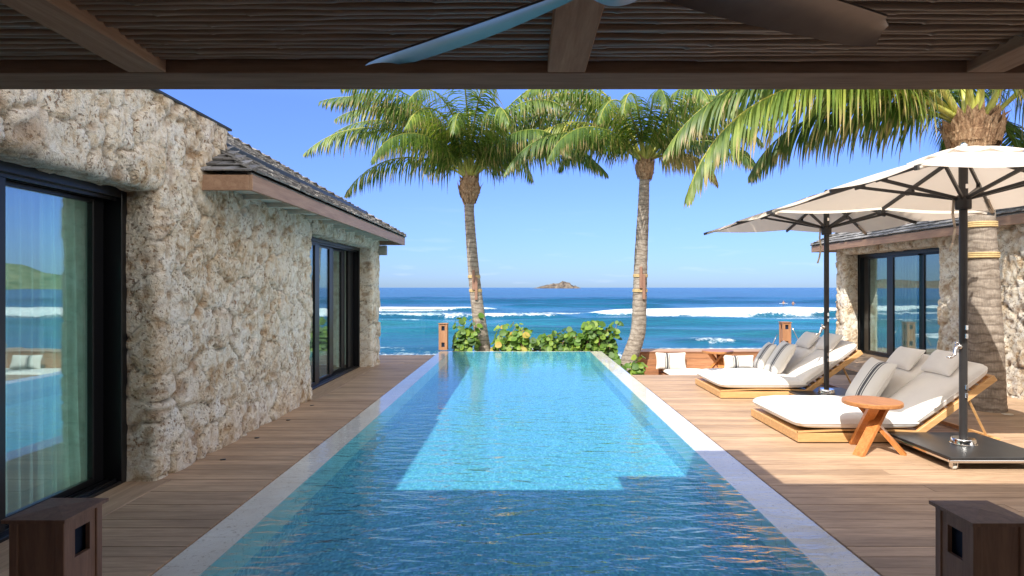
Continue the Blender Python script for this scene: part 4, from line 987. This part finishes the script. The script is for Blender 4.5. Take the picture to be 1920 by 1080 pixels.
# ---- sunken bench
bn = thing('sunken_bench', 'sunken timber bench with white seat cushions facing the sea wall', 'bench', (4.6, 14.5, -.9))
b = MB()
for k in range(6): b.cbox((2.78, 14.86, -.02-.16*(k+1)+.004), (6.45, 14.90, -.02-.16*k), .004)
b.cbox((2.76, 14.84, -.019), (6.45, 14.935, .004), .004)
build('back_panel', b, M_bench, bn)
b = MB(); b.box((3.45, 14.0, -.9), (6.4, 14.855, -.52)); b.box((3.2, 11.0, -.95), (6.45, 14.86, -.90)); build('bench_base', b, M_bench, bn)
for k in range(3):
    b = MB(); cushion(b, .98, .84, .14, Matrix.Translation((3.96+.985*k, 14.42, -.455)), 24, 20, 0, .25, k, .06, .006); build('seat_cushion', b, M_cush, bn)
b = MB()   # curved timber end of the bench
for k in range(6):
    prev = None
    z0 = -.02-.16*k; z1 = z0-.156; n_ = 10
    for i in range(n_):
        a0 = R(90+90*i/n_); a1 = R(90+90*(i+1)/n_); c_ = (3.10, 14.54); r0 = .36; r1 = .40
        ps = [(c_[0]+r*math.cos(a), c_[1]+r*math.sin(a)) for a in (a0, a1) for r in (r0, r1)]
        vs = [(ps[j][0], ps[j][1], z) for z in (z1, z0) for j in (0,1,3,2)]
        b.add(vs, [(3,2,1,0),(4,5,6,7),(0,1,5,4),(1,2,6,5),(2,3,7,6),(3,0,4,7)])
build('curved_end', b, M_bench, bn)
pillow('striped_pillow', (3.65, 14.66, -.20), .74, .40, .17, (1,0,0), (0,.18,1), M_stripe, 'white lumbar pillow with vertical stripes on the sunken bench left of the table', 'pillow', 'lumbar pillows on the sunken bench', 13)
pillow('striped_pillow', (5.30, 14.60, -.23), .74, .34, .17, (1,0,0), (0,.25,1), M_stripe, 'white lumbar pillow with stripes on the sunken bench right of the table', 'pillow', 'lumbar pillows on the sunken bench', 14)
# ---- rails at the sea edge
gr = thing('glass_railing', 'clear glass railing between the left house and the pool corner', 'railing', (-2.5, 15.25, 0))
b = MB(); b.box((-3.6, 15.25, -.1), (-2.03, 15.262, 1.03)); build('glass_panel', b, M_rail, gr)
b = MB(); b.cbox((-3.6, 15.246, 1.031), (-2.03, 15.266, 1.046), .002); build('top_trim', b, M_dark, gr)
hrl = thing('stair_handrail', 'curved chrome handrail of the stairs down to the sea', 'handrail', (8.0, 14.6, 0))
b = MB(); P_ = lambda px, py, y: ((px-979)/f0*y, y, EYE-(py-540)/f0*y)
b.tube([P_(1612,668,15.9), P_(1612,640,15.9), P_(1612,606,15.9), P_(1609,601,15.9), P_(1604,602,15.9), P_(1600,607,15.9), P_(1570,640,17)], .022, 8); build('rail_tube', b, M_chrome, hrl)
cr_ = thing('cable_rail', 'thin steel cable sloping down from the sunlit lantern post', 'railing', (6.8, 15.4, 0))
b = MB(); b.tube([P_(1457,628,15.3), P_(1447,650,15.3)], .012, 6); b.tube([P_(1485,615,15.5), P_(1500,645,15.5)], .010, 6); b.tube([P_(1528,640,15.6), P_(1546,614,15.6)], .016, 6); build('cable', b, M_chrome, cr_)

# ================================================================ PALMS
def frond_mesh(base, az, e0, e1, L, wl, seed, droop=1.0, tint=.45, brown=.1, curl=0.0, n=58, lw=.030):
    r = random.Random(seed); b = MB(); p = Vector(base); N_ = 26; pts = [p.copy()]; dirs = []; A = R(az)
    for i in range(N_):
        t = i/(N_-1); e = R(e0 + (e1-e0)*t**1.25); a = A + R(curl)*t*t
        dv = Vector((math.cos(a)*math.cos(e), math.sin(a)*math.cos(e), math.sin(e))); dirs.append(dv); p = p + dv*(L/N_); pts.append(p.copy())
    dirs.append(dirs[-1])
    b.tube(pts, [.030*(1-.92*i/N_)+.003 for i in range(N_+1)], 6, col=(min(1, tint+.42), .0, 0))
    for k in range(n):
        s_ = .14 + .86*(k/(n-1)); f = s_*N_; i = min(int(f), N_-1); fr = f-i; c_ = pts[i].lerp(pts[i+1], fr); t = dirs[i]
        side0 = t.cross(Vector((0,0,1))); side0 = side0.normalized() if side0.length > .05 else Vector((1,0,0)); upv = side0.cross(t).normalized()
        ln = wl*(math.sin(math.pi*min(1, (.18+.80*s_)))**.65)*r.uniform(.85, 1.12); ln = max(ln, .12*wl)
        for sgn in (-1, 1):
            if r.random() < .04: continue
            fwd = .42+.55*s_+r.uniform(-.08,.08); dl = (side0*sgn*(1-.2*s_) + t*fwd + upv*(.30-.2*s_)*r.uniform(.3,1.2)).normalized()
            g_ = (.9+.9*r.random())*droop; q = c_.copy(); nseg = 5; vv = dl.copy(); wv = t.cross(dl); wv = (t*.85+wv*.3).normalized()
            tn = min(.95, max(0, tint+r.uniform(-.22,.25))); vs = []; cols = []
            w0 = lw*r.uniform(.8,1.15)
            for j in range(nseg+1):
                u = j/nseg; wd = w0*(.55+1.0*u if u < .3 else (.85+.0*u))*(1 if u < .55 else (1-(u-.55)/.45)**.8)
                if j == nseg: wd = .0015
                wperp = (wv - vv*wv.dot(vv)); wperp = wperp.normalized() if wperp.length > .01 else t
                vs += [q-wperp*wd/2, q+wperp*wd/2]; br = 1.0 if (brown > 1 or (brown > r.random()*1.2 and j >= nseg-1)) else 0.0
                cols += [(tn, br*.85, 0)]*2
                vv = (vv + Vector((0,0,-1))*g_*.33*(1+.6*u)).normalized(); q = q + vv*ln/nseg
            b0 = b.add(vs, [(2*j, 2*j+1, 2*j+3, 2*j+2) for j in range(nseg)], True)
            for j, c in enumerate(cols): b.col[b0+j] = c
    return b
def spline(ctrl, n=40):
    out = []; C = [Vector(c[:3]) for c in ctrl]; Rr = [c[3] for c in ctrl]
    for i in range(len(C)-1):
        p0 = C[max(i-1,0)]; p1 = C[i]; p2 = C[i+1]; p3 = C[min(i+2, len(C)-1)]; m = n//(len(C)-1)
        for k in range(m):
            t = k/m; q = .5*((2*p1)+(-p0+p2)*t+(2*p0-5*p1+4*p2-p3)*t*t+(-p0+3*p1-3*p2+p3)*t**3); out.append((q, Rr[i]*(1-t)+Rr[i+1]*t))
    out.append((C[-1], Rr[-1])); return out
def palm(label, ctrl, head, fronds, straps, seed, huskr=.24, huskh=.55, lw=.03, wl=.75, n=58, braces=True, shaft=True):
    t = thing('coconut_palm', label, 'palm tree', ctrl[0][:3], 0, 'coconut palms'); r = random.Random(seed)
    sp_ = spline(ctrl, 120); b = MB(); pts = [q for q, _ in sp_]; rad = []
    for i, (q, rr_) in enumerate(sp_): rad.append(rr_*(1+.045*((i*0.37) % 1)+r.uniform(-.015,.015)))
    b.tube(pts, rad, 22); build('trunk', b, M_trunk, t)
    hp = Vector(head)
    # fibrous crown boss with torn sheaths
    b = MB(); prof = []; top = Vector(ctrl[-1][:3]); axis = (hp-top); r0 = ctrl[-1][3]
    pr = [(0, r0*1.05), (.12, r0*1.25), (.3, huskr*.85), (.55, huskr), (.8, huskr*.85), (1.0, huskr*.55), (1.15, huskr*.3)]
    bp = []; rr2 = []
    for i in range(22):
        s_ = i/21*1.15; q = top+axis*s_; bp.append(q); rr2.append(float(np.interp(s_, [a for a, _ in pr], [c for _, c in pr]))*r.uniform(.93,1.07))
    b.tube(bp, rr2, 18); 
    for k in range(46):
        a = r.uniform(0, 2*math.pi); s_ = r.uniform(.1, 1.0); q = top+axis*s_; rad_ = float(np.interp(s_, [a_ for a_, _ in pr], [c for _, c in pr])); d = Vector((math.cos(a), math.sin(a), 0)); tg = Vector((-math.sin(a), math.cos(a), 0))
        hh = huskr*r.uniform(.5,1.1); ww = huskr*r.uniform(.25,.6); o0 = q+d*rad_*.9; lean = r.uniform(-.2,.5)
        vs = [o0-tg*ww/2-Vector((0,0,hh*.4)), o0+tg*ww/2-Vector((0,0,hh*.4)), o0+tg*ww*.35+d*huskr*.18+Vector((0,0,hh*.3)), o0-tg*ww*.35+d*huskr*.18+Vector((0,0,hh*.3)), o0+d*huskr*(.25+lean*.4)+tg*r.uniform(-.5,.5)*ww+Vector((0,0,hh*.75))]
        b.add(vs, [(0,1,2,3),(3,2,4)], True)
    build('crown_fibre', b, M_husk, t)
    for i, fr in enumerate(fronds):
        az, e0, e1, L = fr[:4]; tint = fr[4] if len(fr) > 4 else r.uniform(.3,.6); drp = fr[5] if len(fr) > 5 else 1.0; cl = fr[6] if len(fr) > 6 else 0
        base = hp+Vector((math.cos(R(az))*huskr*.4, math.sin(R(az))*huskr*.4, r.uniform(-.1,.1)*huskr-.05))
        m = frond_mesh(base, az, e0, e1, L, wl*(L/4.0)**.5, seed*100+i, drp, tint, (2.0 if tint >= 1 else .5), cl, n, lw); build('frond', m, M_frond, t)
        b = MB(); dd = Vector((math.cos(R(az))*math.cos(R(e0)), math.sin(R(az))*math.cos(R(e0)), math.sin(R(e0)))); p = base; pts = [p-dd*.15, p+dd*.1, p+dd*(L*.10), p+dd*(L*.16)]
        b.tube(pts, [huskr*.28, huskr*.20, .034, .026], 8, flat=.6); build('stalk', b, M_stalk, t)
    for (z_, ) in straps:
        i = min(range(len(sp_)), key=lambda k: abs(sp_[k][0].z-z_)); q, rr_ = sp_[i]; b = MB()
        for dz in (-.025, 0, .025): b.tube([q+Vector((0,0,dz-.012)), q+Vector((0,0,dz+.012))], [rr_*1.09+.005, rr_*1.09+.006], 22)
        build('strap', b, M_strap, t)
    if braces and straps:
        za = (straps[0][0]+straps[1][0])/2; i = min(range(len(sp_)), key=lambda k: abs(sp_[k][0].z-za)); q, rr_ = sp_[i]
        for dx, dz, hh in ((-.02, .10, .26), (.05, -.12, .30)):
            b = MB(); c_ = q+Vector((dx, -rr_-.035, dz)); b.cbox((c_.x-.035, c_.y-.02, c_.z-hh), (c_.x+.035, c_.y+.02, c_.z+hh), .005); build('brace', b, M_brace, t)
    return t
YP = 15.75
def pt(px, py, y, rad): return ((px-979)/f0*y, y, EYE-(py-540)/f0*y, rad)
f1 = [(200, 74, -30, 4.2), (178, 58, -40, 4.5, .45), (270, 80, -25, 4.2, .5), (15, 50, -48, 4.2, .45), (250, 62, -55, 3.8, .6), (290, 60, -50, 3.8, .5), (345, 52, -45, 4.0, .45), (184, 48, -42, 4.7, .5, 1.0), (172, 66, -25, 4.5), (196, 62, -20, 4.4), (150, 72, -10, 4.3), (215, 70, -25, 4.2), (4, 42, -48, 4.0, .4, 1.0), (12, 60, -35, 4.4), (-14, 66, -22, 4.4), (28, 72, -15, 4.2), (-35, 75, -40, 3.8), (95, 78, 0, 4.0), (250, 74, -45, 3.9, .55), (285, 80, -35, 3.8), (120, 55, -40, 3.8), (60, 50, -45, 3.8), (268, 66, -60, 3.4, .45), (168, 34, -55, 3.9, .35), (232, 45, -60, 3.6, .4), (320, 50, -55, 3.7, .35), (-4, 76, -5, 4.6)]
palm('left slender coconut palm behind the far end of the pool with bands round its trunk', [pt(912, 690, YP, .20), pt(904, 640, YP, .185), pt(897, 590, YP, .165), pt(890, 530, YP, .15), pt(884, 460, YP, .135), pt(880, 400, YP, .125), pt(880, 384, YP, .13)], pt(881, 330, YP, 0)[:3], f1, [(EYE+(540-521)/f0*YP,), (EYE+(540-547)/f0*YP,)], 3, .29, wl=.95, lw=.043, n=70)
f2 = [(352, 24, -76, 2.0, 1.0, 1.4), (250, 62, -58, 3.4, .55), (285, 66, -52, 3.4, .5), (0, 55, -50, 3.3, .4), (178, 55, -55, 3.4, .85, 1.1), (195, 35, -60, 3.9, .35), (170, 62, -45, 3.9, .5), (205, 68, -40, 4.0, .5), (5, 42, -58, 3.2, .3, 1.2), (-10, 62, -50, 3.6, .45), (20, 70, -30, 3.8), (350, 76, -20, 3.8), (155, 72, -20, 4.0), (90, 75, -10, 3.7), (268, 70, -62, 3.3, .35, 1.2), (240, 58, -60, 3.4, .5), (300, 62, -58, 3.4, .45), (60, 55, -50, 3.6), (125, 50, -50, 3.8), (188, 74, -12, 4.0), (215, 40, -65, 3.4, .4), (335, 30, -60, 2.8, .3)]
palm('right slender coconut palm leaning beside the sunken bench with bands round its trunk', [pt(1166, 722, 14.5, .22), pt(1181, 672, 14.5, .19), pt(1196, 625, 14.5, .175), pt(1199, 570, 14.5, .165), pt(1202, 480, 14.5, .155), pt(1206, 400, 14.5, .135), pt(1208, 345, 14.5, .12), pt(1209, 338, 14.5, .125)], pt(1209, 300, 14.5, 0)[:3], f2, [(EYE+(540-517)/f0*14.5,), (EYE+(540-547)/f0*14.5,)], 4, .24, wl=.88, lw=.041, n=66)
Y3 = 7.85
f3 = [(184, 30, -72, 4.5, .60, .9, 4), (172, 40, -58, 4.4, .50, .9), (192, 52, -52, 4.5, .65), (176, 48, -30, 4.6, .7), (160, 30, -62, 3.0, .25, 1.1), (178, 66, -20, 4.5, .6), (20, 55, -50, 4.2, .4), (-15, 48, -55, 4.2, .5), (60, 52, -55, 4.0, .3), (345, 72, -25, 4.4, .5), (100, 62, -40, 4.0, .35), (140, 58, -40, 4.2, .4), (255, 76, -8, 4.2, .6), (225, 70, -15, 4.3, .6), (300, 66, -25, 4.2, .6), (75, 75, -10, 4.0), (38, 20, -60, 3.0, .3)]
palm('big near coconut palm growing through the deck behind the near parasol', [pt(1848, 780, Y3, .235), pt(1847, 755, Y3, .225), pt(1846, 650, Y3, .20), pt(1842, 540, Y3, .185), pt(1838, 440, Y3, .17), pt(1830, 350, Y3, .18), pt(1826, 295, Y3, .20), pt(1825, 280, Y3, .21)], pt(1824, 225, Y3, 0)[:3], f3, [(EYE+(540-423)/f0*Y3,), (EYE+(540-478)/f0*Y3,)], 5, .34, wl=1.0, lw=.042, n=96, braces=False)
# ================================================================ SEA GRAPES
def grape(loc, w_, h_, nst, label, tint, seed):
    t = thing('sea_grape', label, 'shrub', loc, 0, 'sea grapes behind the pool'); r = random.Random(seed); st = MB(); lf = MB()
    for s_ in range(nst):
        x = r.uniform(-w_*.4, w_*.4); y = r.uniform(-.2,.2); hh = h_*r.uniform(.55,1.0); lx = r.uniform(-.25,.25)*w_; pts = []
        for i in range(8):
            u = i/7; pts.append(Vector((x+lx*u*u+.03*math.sin(u*7+s_), y+.1*u*r.uniform(-1,1), hh*u)))
        st.tube(pts, [.014*(1-.6*i/7) for i in range(8)], 6)
        for i in range(2, 8):
            for q in range(r.randint(4, 6)):
                a = r.uniform(0, 2*math.pi); c_ = pts[i]+Vector((math.cos(a)*.14, math.sin(a)*.14, r.uniform(-.05,.07))); rad_ = r.uniform(.05,.105)
                nrm = Vector((math.cos(a)*.7+r.uniform(-.3,.3)-.2, math.sin(a)*.7-.5+r.uniform(-.3,.3), r.uniform(.25,1.1))).normalized(); u_ = nrm.cross(Vector((0,0,1))).normalized(); v_ = nrm.cross(u_)
                tn = min(1, max(0, tint+r.uniform(-.35,.3))); fold = r.uniform(.05,.3); vs = [c_-nrm*fold*rad_]; k_ = 10
                for j in range(k_):
                    an = 2*math.pi*j/k_; rr_ = rad_*(1+.05*math.sin(3*an)+(-.12 if j == 0 else 0)); e = abs(math.sin(an)); vs.append(c_+u_*math.cos(an)*rr_+v_*math.sin(an)*rr_*.92+nrm*fold*rad_*e*.6)
                lf.add(vs, [(0, 1+j, 1+(j+1) % k_) for j in range(k_)], True, (tn, 0, 0))
                lf.tube([pts[i], c_], .004, 4, False, (.8, 0, 0))
    build('stem', st, M_brace, t, world=False); build('foliage', lf, M_grape, t, world=False)
for args in [((-1.42, 15.55, -.55), .60, 1.42, 9, 'green sea grape shrub between the lantern post and the left palm', .36, 1),
             ((-.25, 15.6, -.55), 1.25, 1.15, 13, 'yellow and rust tinted sea grape shrub right of the left palm', .60, 2),
             ((.90, 15.55, -.55), 1.35, 1.08, 15, 'low green sea grape shrub behind the middle of the pool end', .34, 3),
             ((1.85, 15.45, -.55), 1.35, 1.22, 17, 'tallest green sea grape shrub at the right end of the pool edge', .38, 4),
             ((2.42, 13.3, -.75), .55, .80, 7, 'small sea grape shrub in the bed at the foot of the leaning palm', .5, 5)]:
    grape(*args)
# ================================================================ SWIMMERS far out
def swimmer(px, py, board, label):
    y = (EYE-SEA-.15)*f0/(py-539); x = (px-979)/f0*y; t = thing('person', label, 'person', (x, y, SEA+.2), 0)
    b = MB(); b.tube([(0,0,-.3),(0,0,.1),(0,0,.32),(0,0,.46),(0,0,.50),(0,0,.54)], [.15,.17,.20,.16,.06,.055], 12)
    b.tube([(-.18,0,.40),(-.30,-.1,.18),(-.34,-.3,.05)], [.055,.045,.035], 8); b.tube([(.18,0,.40),(.32,-.1,.2),(.40,-.28,.06)], [.055,.045,.035], 8); b.lathe([(0,-.11),(.06,-.09),(.085,0),(.075,.07),(.04,.11),(0,.12)], (0,0,.66), 12); build('body', b, M_skin, t, world=False)
    b = MB(); b.lathe([(.088,.0),(.092,.04),(.07,.1),(.03,.13),(0,.135)], (0,.012,.66), 12); build('hair', b, M_hair, t, world=False)
    if board:
        b = MB(); b.tube([(-1.1,0,.02),(-.8,0,.03),(0,0,.04),(.8,0,.05),(1.15,0,.10)], [.02,.2,.27,.2,.02], 12, flat=.18); tag(build('surfboard', b, M_board), 'white surfboard under the left swimmer far out on the sea', 'surfboard').location = (x, y, SEA+.25)
swimmer(1469, 570, True, 'bather upright on a white surfboard far out beyond the surf')
swimmer(1487, 571, False, 'bather with only head and shoulders above the water beyond the surf')
